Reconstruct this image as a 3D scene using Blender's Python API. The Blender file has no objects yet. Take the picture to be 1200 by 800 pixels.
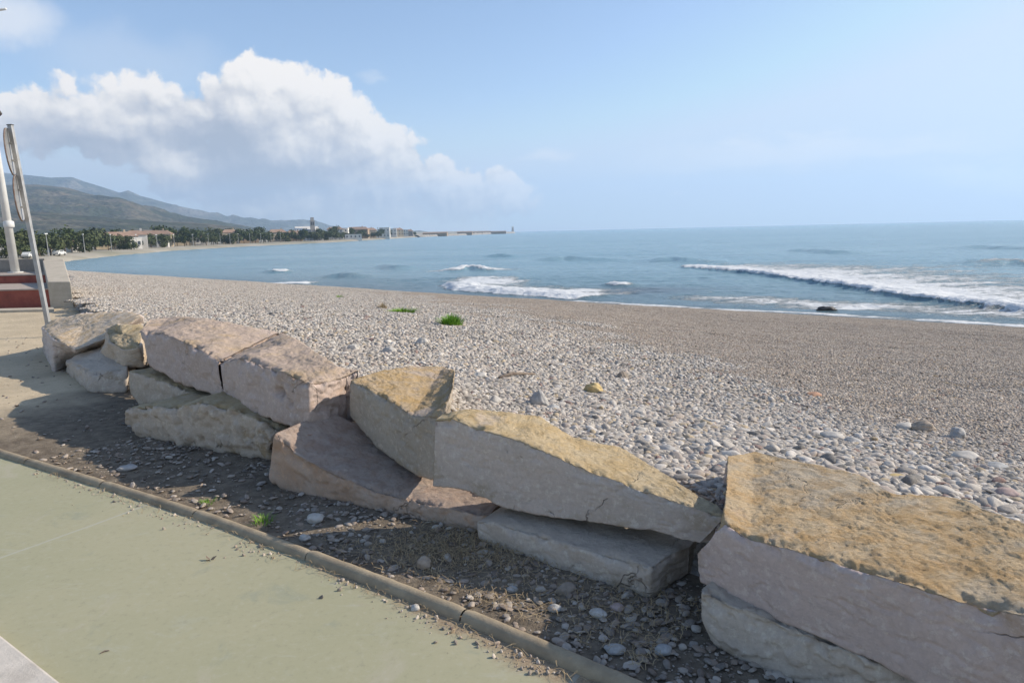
import bpy, math, random
import numpy as np
from mathutils import Vector, Matrix

random.seed(4)
RNG = np.random.default_rng(11)
SC = bpy.context.scene
COL = SC.collection

# ------------------------------------------------------------------ camera
FPX, PITCH, ROLL, EYE = 800.0, math.radians(9.15), math.radians(1.34), 1.6
_fw = np.array([0, math.cos(PITCH), -math.sin(PITCH)])
_up0 = np.array([0, math.sin(PITCH), math.cos(PITCH)])
_rt0 = np.array([1.0, 0, 0])
RT = _rt0 * math.cos(ROLL) - _up0 * math.sin(ROLL)
UP = _up0 * math.cos(ROLL) + _rt0 * math.sin(ROLL)
CAMP = np.array([0, 0, EYE])

cam_d = bpy.data.cameras.new("camera")
cam = bpy.data.objects.new("camera", cam_d)
COL.objects.link(cam)
cam_d.sensor_width = 36
cam_d.lens = 24
cam_d.clip_start = 0.05
cam_d.clip_end = 30000
cam.matrix_world = Matrix(((RT[0], UP[0], -_fw[0], 0), (RT[1], UP[1], -_fw[1], 0), (RT[2], UP[2], -_fw[2], EYE), (0, 0, 0, 1)))
SC.camera = cam

# ------------------------------------------------------------------ sun, sky, exposure
SUN_AZ, SUN_EL = math.radians(11), math.radians(31)          # azimuth from +x towards +y
SDIR = np.array([math.cos(SUN_EL) * math.cos(SUN_AZ), math.cos(SUN_EL) * math.sin(SUN_AZ), math.sin(SUN_EL)])
sl = bpy.data.lights.new("sun", 'SUN')
sl.energy = 4.3
sl.angle = math.radians(0.5)
sl.color = (1.0, 0.90, 0.77)
sun = bpy.data.objects.new("sun", sl)
COL.objects.link(sun)
sun.rotation_euler = Vector(SDIR).to_track_quat('Z', 'Y').to_euler()
SC.view_settings.view_transform = 'Standard'
SC.view_settings.look = 'None'
SC.view_settings.exposure = 0.46
SC.view_settings.gamma = 1
SC.view_settings.use_curve_mapping = False
SC.cycles.use_denoising = True
SC.cycles.max_bounces = 5
SC.cycles.diffuse_bounces = 2
SC.cycles.volume_bounces = 1
SKY_STRENGTH = 0.13


def ray(x, y):
    return _fw + (x - 600) / FPX * RT - (y - 400) / FPX * UP


def g(x, y, z=0.0):
    """point of the scene at height z seen at photo position x, y"""
    d = ray(x, y)
    return CAMP + d * ((z - EYE) / d[2])


def at(x, y, dist):
    """point at horizontal depth dist (metres along +y)"""
    d = ray(x, y)
    return CAMP + d * (dist / d[1])


# ------------------------------------------------------------------ node helper
class NT:
    dim = '3D'

    def __init__(self, tree):
        self.t = tree
        self.n = tree.nodes
        self.l = tree.links

    def new(self, typ, **kw):
        nd = self.n.new(typ)
        for k, v in kw.items():
            setattr(nd, k, v)
        return nd

    def put(self, sock, v):
        if hasattr(v, 'is_output') or isinstance(v, bpy.types.NodeSocket):
            self.l.new(v, sock)
        elif v is not None:
            sock.default_value = v

    def math(self, op, a, b=None, c=None, clamp=False):
        nd = self.new('ShaderNodeMath', operation=op, use_clamp=clamp)
        self.put(nd.inputs[0], a)
        if b is not None: self.put(nd.inputs[1], b)
        if c is not None: self.put(nd.inputs[2], c)
        return nd.outputs[0]

    def vmath(self, op, a, b=None, out=0):
        nd = self.new('ShaderNodeVectorMath', operation=op)
        self.put(nd.inputs[0], a)
        if b is not None:
            if op == 'SCALE': self.put(nd.inputs[3], b)
            else: self.put(nd.inputs[1], b)
        return nd.outputs[out]

    def mapr(self, v, a, b, c=0.0, d=1.0, smooth=True):
        nd = self.new('ShaderNodeMapRange', interpolation_type='SMOOTHSTEP' if smooth else 'LINEAR')
        self.put(nd.inputs[0], v)
        for i, q in enumerate((a, b, c, d)): self.put(nd.inputs[i + 1], q)
        return nd.outputs[0]

    def noise(self, vec, scale, detail=4, rough=0.55, dist=0.0, color=False):
        nd = self.new('ShaderNodeTexNoise')
        nd.noise_dimensions = self.dim
        self.put(nd.inputs['Vector'], vec)
        self.put(nd.inputs['Scale'], scale)
        nd.inputs['Detail'].default_value = detail
        nd.inputs['Roughness'].default_value = rough
        nd.inputs['Distortion'].default_value = dist
        return nd.outputs['Color' if color else 'Fac']

    def voro(self, vec, scale, feature='F1', out='Distance', rnd=1.0, smooth=None):
        nd = self.new('ShaderNodeTexVoronoi', feature=feature)
        nd.voronoi_dimensions = self.dim
        self.put(nd.inputs['Vector'], vec)
        self.put(nd.inputs['Scale'], scale)
        nd.inputs['Randomness'].default_value = rnd
        if smooth is not None: nd.inputs['Smoothness'].default_value = smooth
        return nd.outputs[out]

    def mix(self, f, a, b, blend='MIX'):
        nd = self.new('ShaderNodeMix', data_type='RGBA', blend_type=blend)
        self.put(nd.inputs[0], f)
        for i, q in ((6, a), (7, b)):
            if isinstance(q, (tuple, list)): q = (q[0], q[1], q[2], 1)
            self.put(nd.inputs[i], q)
        return nd.outputs[2]

    def ramp(self, f, stops, mode='LINEAR'):
        nd = self.new('ShaderNodeValToRGB')
        nd.color_ramp.interpolation = mode
        el = nd.color_ramp.elements
        while len(el) < len(stops): el.new(0.5)
        for e, (p, c) in zip(el, stops):
            e.position = p
            e.color = (c[0], c[1], c[2], 1)
        self.put(nd.inputs[0], f)
        return nd.outputs[0]

    def comb(self, x, y, z=0.0):
        nd = self.new('ShaderNodeCombineXYZ')
        for i, q in enumerate((x, y, z)): self.put(nd.inputs[i], q)
        return nd.outputs[0]

    def bump(self, h, strength=0.5, dist=0.01, normal=None):
        nd = self.new('ShaderNodeBump')
        nd.inputs['Strength'].default_value = strength
        nd.inputs['Distance'].default_value = dist
        self.put(nd.inputs['Height'], h)
        if normal is not None: self.put(nd.inputs['Normal'], normal)
        return nd.outputs[0]

    def attr(self, name, typ='GEOMETRY', out='Fac'):
        nd = self.new('ShaderNodeAttribute', attribute_type=typ, attribute_name=name)
        return nd.outputs[out]


MATS = {}


def material(name, fn, rough=0.9, spec=0.3):
    m = bpy.data.materials.new(name)
    m.use_nodes = True
    t = NT(m.node_tree)
    b = m.node_tree.nodes['Principled BSDF']
    b.inputs['Roughness'].default_value = rough
    b.inputs['Specular IOR Level'].default_value = spec
    pos = t.new('ShaderNodeTexCoord').outputs['Object']
    r = fn(t, pos, b)
    if r is not None:
        c, n = r
        if c is not None:
            if isinstance(c, tuple): c = (*c[:3], 1)
            t.put(b.inputs['Base Color'], c)
        if n is not None: t.put(b.inputs['Normal'], n)
    MATS[name] = m
    return m


# ------------------------------------------------------------------ world: sky with clouds (directions only)
world = bpy.data.worlds.new("World")
SC.world = world
world.use_nodes = True
world.cycles.sampling_method = 'MANUAL'
world.cycles.sample_map_resolution = 256
wt = NT(world.node_tree)
bgn = world.node_tree.nodes['Background']
bgn.inputs['Strength'].default_value = SKY_STRENGTH
sky = wt.new('ShaderNodeTexSky', sky_type='NISHITA')
sky.sun_disc = False
sky.sun_elevation = SUN_EL
sky.sun_rotation = math.pi / 2 - SUN_AZ
sky.altitude = 0
sky.air_density = 1.0
sky.dust_density = 0.7
sky.ozone_density = 1.6


def azel(px, py):
    d = ray(px, py)
    return (math.atan2(d[0], d[1]), math.atan2(d[2], math.hypot(d[0], d[1])))


# cumulus towers: photo position and radii (hundredths of a radian); a lobe is a round heap of vapour
LOBES = [(308, 100, 5.2, 4.4), (282, 94, 3.2, 2.8), (336, 96, 3.6, 3.2), (308, 88, 3.6, 2.8), (322, 84, 3.0, 2.4), (294, 86, 3.0, 2.4), (352, 112, 4.2, 3.8), (265, 120, 4.2, 3.8), (385, 122, 4.6, 4.0), (408, 148, 5.0, 4.6),
         (235, 138, 4.6, 3.8), (300, 140, 8.0, 5.6), (340, 175, 9.5, 6.5), (430, 172, 6.0, 5.0), (455, 188, 5.5, 4.4), (300, 200, 10.5, 5.4), (430, 212, 9.5, 4.4), (500, 212, 6.0, 3.6), (540, 222, 6.0, 3.4), (525, 236, 7.0, 3.2),
         (488, 168, 2.2, 2.0), (580, 216, 3.6, 3.0), (600, 233, 4.6, 2.8), (560, 236, 6.0, 2.9), (400, 236, 14, 2.6), (520, 244, 9.0, 1.9), (220, 196, 6.2, 4.6), (190, 178, 5.6, 4.2), (150, 160, 6.0, 3.8),
         (205, 150, 5.2, 4.2), (130, 112, 3.6, 2.7), (165, 112, 4.0, 3.0), (110, 130, 5.0, 3.2), (185, 122, 4.2, 3.2), (80, 106, 3.0, 2.2), (60, 128, 4.6, 2.9), (20, 138, 5.0, 2.9), (100, 156, 7.0, 3.1), (30, 160, 7.0, 2.4), (-50, 140, 8.0, 3.6),
         (262, 218, 7.0, 3.0), (335, 243, 10.0, 2.6), (460, 252, 9.0, 2.2), (290, 246, 7, 2.4), (380, 256, 10, 2.0)]

cg = bpy.data.node_groups.new("cloud_density", 'ShaderNodeTree')
cg.interface.new_socket("P", in_out='INPUT', socket_type='NodeSocketVector')
cg.interface.new_socket("D", in_out='OUTPUT', socket_type='NodeSocketFloat')
ct = NT(cg)
ct.dim = wt.dim = '2D'
gi = ct.new('NodeGroupInput').outputs[0]
go = ct.new('NodeGroupOutput')
w1 = ct.noise(gi, 22, 6, 0.62, color=True)
w1 = ct.vmath('SCALE', ct.vmath('SUBTRACT', w1, (.5, .5, .5)), 0.034)
wp = ct.vmath('ADD', gi, w1)
acc = None
for (lx, ly, rx, ry) in LOBES:
    a_, e_ = azel(lx, ly)
    dv = ct.vmath('MULTIPLY', ct.vmath('SUBTRACT', wp, (a_, e_, 0)), (100 / rx, 100 / ry, 0))
    q = ct.vmath('DOT_PRODUCT', dv, dv, out=1)
    v = ct.math('MULTIPLY', ct.math('SUBTRACT', 1.0, q), min(rx, ry) / 5.0)
    acc = v if acc is None else ct.math('SMOOTH_MAX', acc, v, 0.16)
acc = ct.math('MAXIMUM', acc, -.6)
vb = ct.voro(wp, 34, 'SMOOTH_F1', smooth=0.25)
vb2 = ct.voro(wp, 85, 'SMOOTH_F1', smooth=0.25)
fb = ct.noise(gi, 40, 7, 0.62)
D_ = ct.math('ADD', acc, ct.math('MULTIPLY', ct.math('SUBTRACT', 0.42, vb), 0.50))
D_ = ct.math('ADD', D_, ct.math('MULTIPLY', ct.math('SUBTRACT', 0.42, vb2), 0.20))
D_ = ct.math('ADD', D_, ct.math('MULTIPLY', ct.math('SUBTRACT', fb, 0.5), 0.42))
ct.put(go.inputs[0], D_)


def cloud_d(p):
    nd = wt.new('ShaderNodeGroup')
    nd.node_tree = cg
    wt.put(nd.inputs[0], p)
    return nd.outputs[0]


tc = wt.new('ShaderNodeTexCoord').outputs['Generated']
sep = wt.new('ShaderNodeSeparateXYZ')
wt.put(sep.inputs[0], tc)
az = wt.math('ARCTAN2', sep.outputs[0], sep.outputs[1])
el = wt.math('ARCSINE', sep.outputs[2])
P2 = wt.comb(az, el, 0.0)
d0 = cloud_d(P2)
d1 = cloud_d(wt.vmath('ADD', P2, (0.007, 0.010, 0)))
d2 = cloud_d(wt.vmath('ADD', P2, (0.018, 0.030, 0)))
front = wt.mapr(sep.outputs[1], 0.0, 0.2)
alpha = wt.math('MULTIPLY', wt.math('MULTIPLY', wt.mapr(d0, 0.0, 0.34), front), wt.mapr(el, 0.0, .06, .55, 1.0))
lit = wt.math('SUBTRACT', 0.56, wt.math('MULTIPLY', wt.math('SUBTRACT', d1, d0), 0.46))
lit = wt.math('SUBTRACT', lit, wt.math('MULTIPLY', wt.math('SUBTRACT', d2, d0), 0.26))
lit = wt.math('ADD', lit, wt.math('MULTIPLY', wt.math('SUBTRACT', wt.mapr(el, 0.03, 0.24, 0, 1, False), 0.45), 0.45))
# thin high veil
vw = wt.vmath('ADD', P2, wt.vmath('SCALE', wt.vmath('SUBTRACT', wt.noise(wt.vmath('MULTIPLY', P2, (6, 16, 1)), 1.6, 6, .62, color=True), (.5, .5, .5)), .06))
veil = None
for (vx, vy, rx, ry, am) in [(930, 178, 24, 2.2, .6), (1060, 173, 13, 1.7, .5), (820, 190, 13, 1.8, .35), (1150, 202, 9.5, 2.0, .85), (1195, 206, 7, 2.1, .8), (637, 183, 4.5, 1.5, .6), (800, 233, 2.0, .8, .4), (440, 95, 2.2, 1.2, .3), (720, 225, 3, 1, .15)]:
    a_, e_ = azel(vx, vy)
    q = wt.vmath('LENGTH', wt.vmath('MULTIPLY', wt.vmath('SUBTRACT', vw, (a_, e_, 0)), (100 / rx, 100 / ry, 0)), out=1)
    q = wt.math('MULTIPLY', wt.mapr(q, 1.15, 0.1), am)
    veil = q if veil is None else wt.math('MAXIMUM', veil, q)
for (vx, vy, rx, ry, am) in [(312, 84, 6, 4.5, .16), (375, 125, 5, 4, .12), (207, 200, 6, 3.6, .38), (331, 186, 3.6, 2.6, .26), (165, 104, 5.5, 2.6, .18), (430, 180, 7, 4, .10), (480, 215, 9, 3, .08), (120, 130, 6, 3, .1), (590, 232, 6, 3, .22), (300, 240, 12, 1.8, .2), (540, 225, 8, 3, .16), (450, 226, 12, 2.5, .14), (480, 250, 14, 2, .14),
                             (130, 175, 8, 3.4, -.30), (245, 158, 5.5, 5, -.42), (290, 190, 7, 5, -.34), (275, 212, 8, 2.6, -.16), (350, 205, 9, 2.2, -.16), (180, 122, 4.5, 2.4, -.28), (360, 175, 8, 4, -.12), (60, 165, 8, 2.6, -.22), (230, 222, 8, 2.4, -.16), (380, 222, 12, 2.2, -.16), (505, 240, 9, 1.8, -.16), (340, 130, 5, 3, -.10)]:
    a_, e_ = azel(vx, vy)
    q = wt.vmath('LENGTH', wt.vmath('MULTIPLY', wt.vmath('SUBTRACT', vw, (a_, e_, 0)), (100 / rx, 100 / ry, 0)), out=1)
    lit = wt.math('ADD', lit, wt.math('MULTIPLY', wt.mapr(q, 1.3, 0.1), am))  # sunlit and shaded patches painted into the cumulus brightness
litc = wt.ramp(lit, [(0.0, (2.4, 2.5, 2.8)), (0.3, (3.1, 3.1, 3.3)), (0.6, (4.5, 4.3, 4.15)), (0.85, (5.9, 5.5, 5.0)), (1.0, (6.5, 6.0, 5.4))])
# torn little cloud in the upper left corner
a_, e_ = azel(5, 20)
tl = wt.vmath('LENGTH', wt.vmath('MULTIPLY', wt.vmath('SUBTRACT', wt.vmath('ADD', P2, wt.vmath('SCALE', wt.noise(P2, 12, 5, .6, color=True), 0.05)), (a_ + .025, e_ + .025, 0)), (1 / .07, 1 / .035, 0)), out=1)
tl = wt.math('MULTIPLY', wt.mapr(tl, 1.1, 0.2), 0.75)
a_, e_ = azel(150, 72)
tl2 = wt.vmath('LENGTH', wt.vmath('MULTIPLY', wt.vmath('SUBTRACT', wt.vmath('ADD', P2, wt.vmath('SCALE', wt.noise(P2, 14, 5, .6, color=True), 0.06)), (a_ + .03, e_ + .03, 0)), (1 / .14, 1 / .05, 0)), out=1)
tl2 = wt.math('MULTIPLY', wt.mapr(tl2, 1.1, 0.2), 0.22)
# pale haze painted into the sky colour towards the horizon
lowb = wt.math('MULTIPLY', wt.mapr(el, 0.20, 0.0), 0.75)
skyc = wt.mix(1.0, sky.outputs[0], (1.00, .985, 1.02), 'MULTIPLY')
skyc = wt.mix(0.85, skyc, (3.75, 4.35, 5.15), 'DARKEN')
c = wt.mix(lowb, skyc, (4.0, 4.4, 4.9))
c = wt.mix(wt.math('MAXIMUM', wt.math('MAXIMUM', veil, tl), tl2), c, (5.3, 5.35, 5.45))
wt.put(bgn.inputs['Color'], c)
cc = wt.mix(wt.math('MULTIPLY', alpha, 0.97), c, litc)
bg2 = wt.new('ShaderNodeBackground')
bg2.inputs['Strength'].default_value = SKY_STRENGTH
wt.put(bg2.inputs['Color'], cc)
# the cloud bank only spans this part of the sky
gate = wt.math('MULTIPLY', wt.math('LESS_THAN', wt.math('ABSOLUTE', wt.math('ADD', az, .38)), .58), wt.math('LESS_THAN', wt.math('ABSOLUTE', wt.math('SUBTRACT', el, .16)), .19))
ms = wt.new('ShaderNodeMixShader')
wt.put(ms.inputs[0], gate)
wt.l.new(bgn.outputs[0], ms.inputs[1])
wt.l.new(bg2.outputs[0], ms.inputs[2])
wt.l.new(ms.outputs[0], world.node_tree.nodes['World Output'].inputs['Surface'])


# ------------------------------------------------------------------ numpy noise
_perm = RNG.permutation(512).astype(np.int64)
_perm = np.concatenate([_perm, _perm, _perm])
_grad = RNG.normal(size=(512, 3))
_grad /= np.linalg.norm(_grad, axis=1)[:, None]


def pnoise(P):
    P = np.asarray(P, float)
    i = np.floor(P).astype(np.int64)
    f = P - i
    i &= 255
    u = f * f * f * (f * (f * 6 - 15) + 10)
    r = 0
    for dx in (0, 1):
        for dy in (0, 1):
            for dz in (0, 1):
                h = _perm[(_perm[(_perm[(i[:, 0] + dx) & 255] + i[:, 1] + dy) & 511] + i[:, 2] + dz) & 511]
                gr = _grad[h & 511]
                w = (u[:, 0] if dx else 1 - u[:, 0]) * (u[:, 1] if dy else 1 - u[:, 1]) * (u[:, 2] if dz else 1 - u[:, 2])
                r = r + w * (gr[:, 0] * (f[:, 0] - dx) + gr[:, 1] * (f[:, 1] - dy) + gr[:, 2] * (f[:, 2] - dz))
    return r


_ROT = np.linalg.qr(np.array([[.8, .5, -.33], [-.46, .86, .2], [.39, -.01, .92]]))[0]


def fbm(P, oct=4, gain=0.5, lac=2.03):
    a, s, r = 1.0, 1.0, 0
    P = np.asarray(P, float)
    for k in range(oct):
        P = P @ _ROT
        r = r + a * pnoise(P * s + 17.3 * k)
        a *= gain
        s *= lac
    return r


def ridged(P, oct=4):
    a, s, r = 1.0, 1.0, 0
    for k in range(oct):
        r = r + a * (1 - 2 * np.abs(pnoise(P * s + 9.1 * k)))
        a *= 0.5
        s *= 2.1
    return r


def sstep(a, b, x):
    t = np.clip((x - a) / (b - a), 0, 1)
    return t * t * (3 - 2 * t)


# ------------------------------------------------------------------ mesh helpers
def mesh_np(name, V, faces, mat=None, smooth=True, attrs=None, mats=None, mat_idx=None):
    me = bpy.data.meshes.new(name)
    V = np.asarray(V, dtype=np.float32)
    if isinstance(faces, np.ndarray): faces = [faces]
    faces = [np.asarray(f, dtype=np.int32) for f in faces if len(f)]
    me.vertices.add(len(V))
    me.vertices.foreach_set('co', V.ravel())
    tot = sum(f.size for f in faces)
    me.loops.add(tot)
    me.loops.foreach_set('vertex_index', np.concatenate([f.ravel() for f in faces]))
    nf = sum(len(f) for f in faces)
    me.polygons.add(nf)
    cnt = np.concatenate([np.full(len(f), f.shape[1]) for f in faces])
    st = np.concatenate([[0], np.cumsum(cnt)[:-1]]).astype(np.int32)
    me.polygons.foreach_set('loop_start', st)
    if mat_idx is not None: me.polygons.foreach_set('material_index', np.asarray(mat_idx, dtype=np.int32))
    me.polygons.foreach_set('use_smooth', np.full(nf, smooth, dtype=bool))
    me.update(calc_edges=True)
    for k, v in (attrs or {}).items():
        v = np.asarray(v, dtype=np.float32)
        if v.ndim == 1:
            me.attributes.new(k, 'FLOAT', 'POINT').data.foreach_set('value', v)
        else:
            me.attributes.new(k, 'FLOAT_VECTOR', 'POINT').data.foreach_set('vector', v.ravel())
    for m in (mats or ([mat] if mat else [])): me.materials.append(m)
    me.validate()
    return me


def tag(o, label=None, cat=None, group=None, kind=None):
    if label: o['label'] = label
    if cat: o['category'] = cat
    if group: o['group'] = group
    if kind: o['kind'] = kind
    return o


def obj(name, me, parent=None, loc=None, rot=None):
    o = bpy.data.objects.new(name, me)
    COL.objects.link(o)
    if parent is not None: o.parent = parent
    if loc is not None: o.location = loc
    if rot is not None: o.rotation_euler = rot
    return o


def empty(name, loc=(0, 0, 0), rz=0.0):
    o = bpy.data.objects.new(name, None)
    COL.objects.link(o)
    o.location = loc
    o.rotation_euler = (0, 0, rz)
    o.empty_display_size = 0.2
    return o


def grid_faces(nu, nv, wrap=False):
    i = np.arange(nu - 1)[:, None]
    j = np.arange(nv if wrap else nv - 1)[None, :]
    j2 = (j + 1) % nv
    return np.stack([i * nv + j, i * nv + j2, (i + 1) * nv + j2, (i + 1) * nv + j], -1).reshape(-1, 4)


class MB:
    """collects simple shapes into one mesh"""
    def __init__(self):
        self.v, self.q, self.t = [], [], []

    def add(self, V, Q=(), T=()):
        n = len(self.v)
        self.v += [tuple(map(float, p)) for p in V]
        self.q += [tuple(int(i) + n for i in f) for f in Q]
        self.t += [tuple(int(i) + n for i in f) for f in T]
        return self

    def box(self, x0, x1, y0, y1, z0, z1, M=None):
        V = [(x, y, z) for z in (z0, z1) for (x, y) in ((x0, y0), (x1, y0), (x1, y1), (x0, y1))]
        if M is not None: V = [tuple(M @ Vector(p)) for p in V]
        return self.add(V, [(3, 2, 1, 0), (4, 5, 6, 7), (0, 1, 5, 4), (1, 2, 6, 5), (2, 3, 7, 6), (3, 0, 4, 7)])

    def tube(self, pts, rads, seg=12, cap=True):
        pts = [Vector(p) for p in pts]
        n0 = len(self.v)
        for k, p in enumerate(pts):
            d = (pts[min(k + 1, len(pts) - 1)] - pts[max(k - 1, 0)]).normalized()
            a = d.cross(Vector((0, 0, 1)) if abs(d.z) < 0.9 else Vector((1, 0, 0))).normalized()
            b = d.cross(a)
            for s in range(seg):
                an = 2 * math.pi * s / seg
                self.v.append(tuple(p + (a * math.cos(an) + b * math.sin(an)) * rads[k]))
        for k in range(len(pts) - 1):
            for s in range(seg):
                s2 = (s + 1) % seg
                self.q.append((n0 + k * seg + s, n0 + (k + 1) * seg + s, n0 + (k + 1) * seg + s2, n0 + k * seg + s2))
        if cap:
            for k in (0, len(pts) - 1):
                c = len(self.v)
                self.v.append(tuple(pts[k]))
                for s in range(seg):
                    a, b = n0 + k * seg + s, n0 + k * seg + (s + 1) % seg
                    self.t.append((c, a, b) if k == 0 else (c, b, a))
        return self

    def build(self, name, mat, parent=None, smooth=False, loc=None, rot=None, bevel=0.0):
        me = bpy.data.meshes.new(name)
        me.from_pydata(self.v, [], self.q + self.t)
        if smooth:
            me.polygons.foreach_set('use_smooth', [True] * len(me.polygons))
        me.materials.append(mat)
        me.update()
        o = obj(name, me, parent, loc, rot)
        if bevel > 0:
            m = o.modifiers.new("bevel", 'BEVEL')
            m.width = bevel
            m.segments = 2
            m.limit_method = 'ANGLE'
        return o


# ------------------------------------------------------------------ layout of the shore
SEA_Z = -2.4
WALL = np.array([(4.2, -.9), (1.9, 1.35), (1.23, 2.0), (.76, 2.55), (-.46, 3.66), (-.92, 4.2), (-1.45, 4.6), (-2.1, 5.1), (-3.05, 6.1), (-3.95, 7.5), (-5.4, 9.0), (-6.6, 10.6), (-11.3, 16.9), (-14.7, 21.8), (-20, 30), (-34, 46), (-60, 68)])
SHORE = np.array([(46, 2), (34, 12), (25.5, 19.2), (19.4, 25), (12.0, 31.4), (4.75, 37.2), (-5.6, 46.4), (-18.5, 55.6), (-45, 70.5), (-75, 90), (-100, 118), (-113, 150)])


def polydist(P, L):
    """signed distance to a polyline (positive on its left-hand side when L runs right to left seen from above)"""
    P = np.asarray(P, float)
    best = np.full(len(P), 1e9)
    sg = np.ones(len(P))
    for a, b in zip(L[:-1], L[1:]):
        ab = b - a
        t = np.clip(((P - a) @ ab) / (ab @ ab), 0, 1)
        q = a + t[:, None] * ab
        d = np.hypot(*(P - q).T)
        cr = ab[0] * (P[:, 1] - a[1]) - ab[1] * (P[:, 0] - a[0])
        m = d < best - 1e-9
        best = np.where(m, d, best)
        sg = np.where(m, np.where(cr < 0, 1.0, -1.0), sg)
    return best * sg


_ZWX = np.array([-16, -10, -6, -3.3, -1.6, -.6, 0.2, 1, 8])
_ZWZ = np.array([.15, .28, .50, .62, .58, .46, .40, .38, .36])


def beach(P):
    P = np.asarray(P, float)
    dw = polydist(P, WALL)
    ds = -polydist(P, SHORE)                    # >0 on the land side
    x_eff = P[:, 0] - np.clip(dw, 0, 60) * 0.35
    zw = np.interp(x_eff, _ZWX, _ZWZ)
    dwp = np.maximum(dw, 0)
    t = dwp / (dwp + np.maximum(ds, 0) + 1e-6)
    z = zw * (1 - t) + SEA_Z * t
    z = np.where(ds < 0, SEA_Z + 0.13 * ds, z)
    Q = np.column_stack([P, np.zeros(len(P))])
    z = z + (0.05 * pnoise(Q * 0.35) + 0.022 * pnoise(Q * 1.3)) * np.clip(dwp / 1.5, 0, 1) * np.clip(ds / 4, 0.15, 1)
    # low berm crest along the high water line
    z = z + 0.10 * np.exp(-((ds - 9) / 2.5) ** 2) * np.clip(dwp / 4, 0, 1)
    k = sstep(0.30, 0.62, dw)
    z = np.where(dw < 0.7, -0.06 * (1 - k) + z * k, z)
    return z, dw, ds


def beach_hit(px, py):
    d = ray(px, py)
    lo, hi = 1.5, 90.0
    ts = np.linspace(lo, hi, 1500)
    pts = CAMP + ts[:, None] * d
    z, _, _ = beach(pts[:, :2])
    k = np.argmax(pts[:, 2] < z)
    p = pts[k].copy()
    p[2] = z[k]
    return p


# ------------------------------------------------------------------ materials
def m_beach(t, p, b):
    v1 = t.voro(p, 38, 'F1', 'Color')
    sepc = t.new('ShaderNodeSeparateColor')
    t.put(sepc.inputs[0], v1)
    val = sepc.outputs[0]
    c = t.ramp(val, [(0, (.11, .10, .09)), (.25, (.26, .23, .205)), (.6, (.36, .33, .29)), (.9, (.5, .46, .41))])
    e = t.voro(p, 38, 'F1', 'Distance')
    big = t.noise(p, 0.5, 4)
    c = t.mix(t.mapr(big, .4, .7, 0, .35), c, (.33, .27, .22))
    wet = t.attr('wet')
    c = t.mix(wet, c, t.mix(1.0, c, (.45, .36, .32), 'MULTIPLY'))
    return c, t.bump(t.math('SUBTRACT', 1.0, e), 0.9, 0.02)


def m_pebble(t, p, b, src='INSTANCER'):
    v = t.attr('pcol', src)
    wet = t.attr('pwet', src)
    fine = t.attr('pfine', src)
    c = t.ramp(v, [(0, (.18, .168, .15)), (.07, (.30, .27, .235)), (.22, (.41, .365, .31)), (.42, (.50, .45, .385)), (.60, (.58, .53, .46)),
                   (.73, (.40, .34, .29)), (.80, (.48, .40, .33)), (.87, (.67, .62, .55)), (.94, (.46, .36, .23)), (.98, (.27, .17, .14))], 'CONSTANT')
    cf = t.mix(1.0, c, (.89, .82, .755), 'MULTIPLY')
    c = t.mix(fine, c, cf)
    n = t.noise(p, 1.6, 6, .65)
    c = t.mix(t.mapr(n, .35, .75, 0, .35), c, (.50, .46, .40))
    sp = t.noise(p, 7, 4, .7)
    c = t.mix(t.mapr(sp, .35, .5, .3, 0), c, (.16, .14, .12))
    c = t.mix(wet, c, t.mix(1.0, c, (.5, .40, .34), 'MULTIPLY'))
    return c, t.bump(sp, 0.25, 0.02)


def m_tilepebble(t, p, b):
    return m_pebble(t, p, b, 'GEOMETRY')


def m_soil(t, p, b):
    n1 = t.noise(p, 1.1, 5, .6)
    n2 = t.noise(p, 9, 6, .7)
    n3 = t.noise(p, 70, 4, .7)
    c = t.mix(t.mapr(n2, .35, .65), (.15, .12, .088), (.25, .205, .15))
    sand = t.mix(t.mapr(n1, .35, .65), (.60, .49, .335), (.50, .41, .28))
    sand = t.mix(t.mapr(n2, .5, .7, 0, .5), sand, (.40, .32, .21))
    x = t.new('ShaderNodeSeparateXYZ')
    t.put(x.inputs[0], p)
    f = t.math('ADD', x.outputs[0], t.math('MULTIPLY', t.math('SUBTRACT', n1, .5), 2.5))
    c = t.mix(t.mapr(f, -4.0, -5.4), c, sand)
    c = t.mix(t.mapr(n3, .45, .75, 0, .3), c, (.10, .08, .06))
    h = t.math('ADD', n2, t.math('MULTIPLY', n3, .5))
    return c, t.bump(h, 0.7, 0.02)


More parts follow.
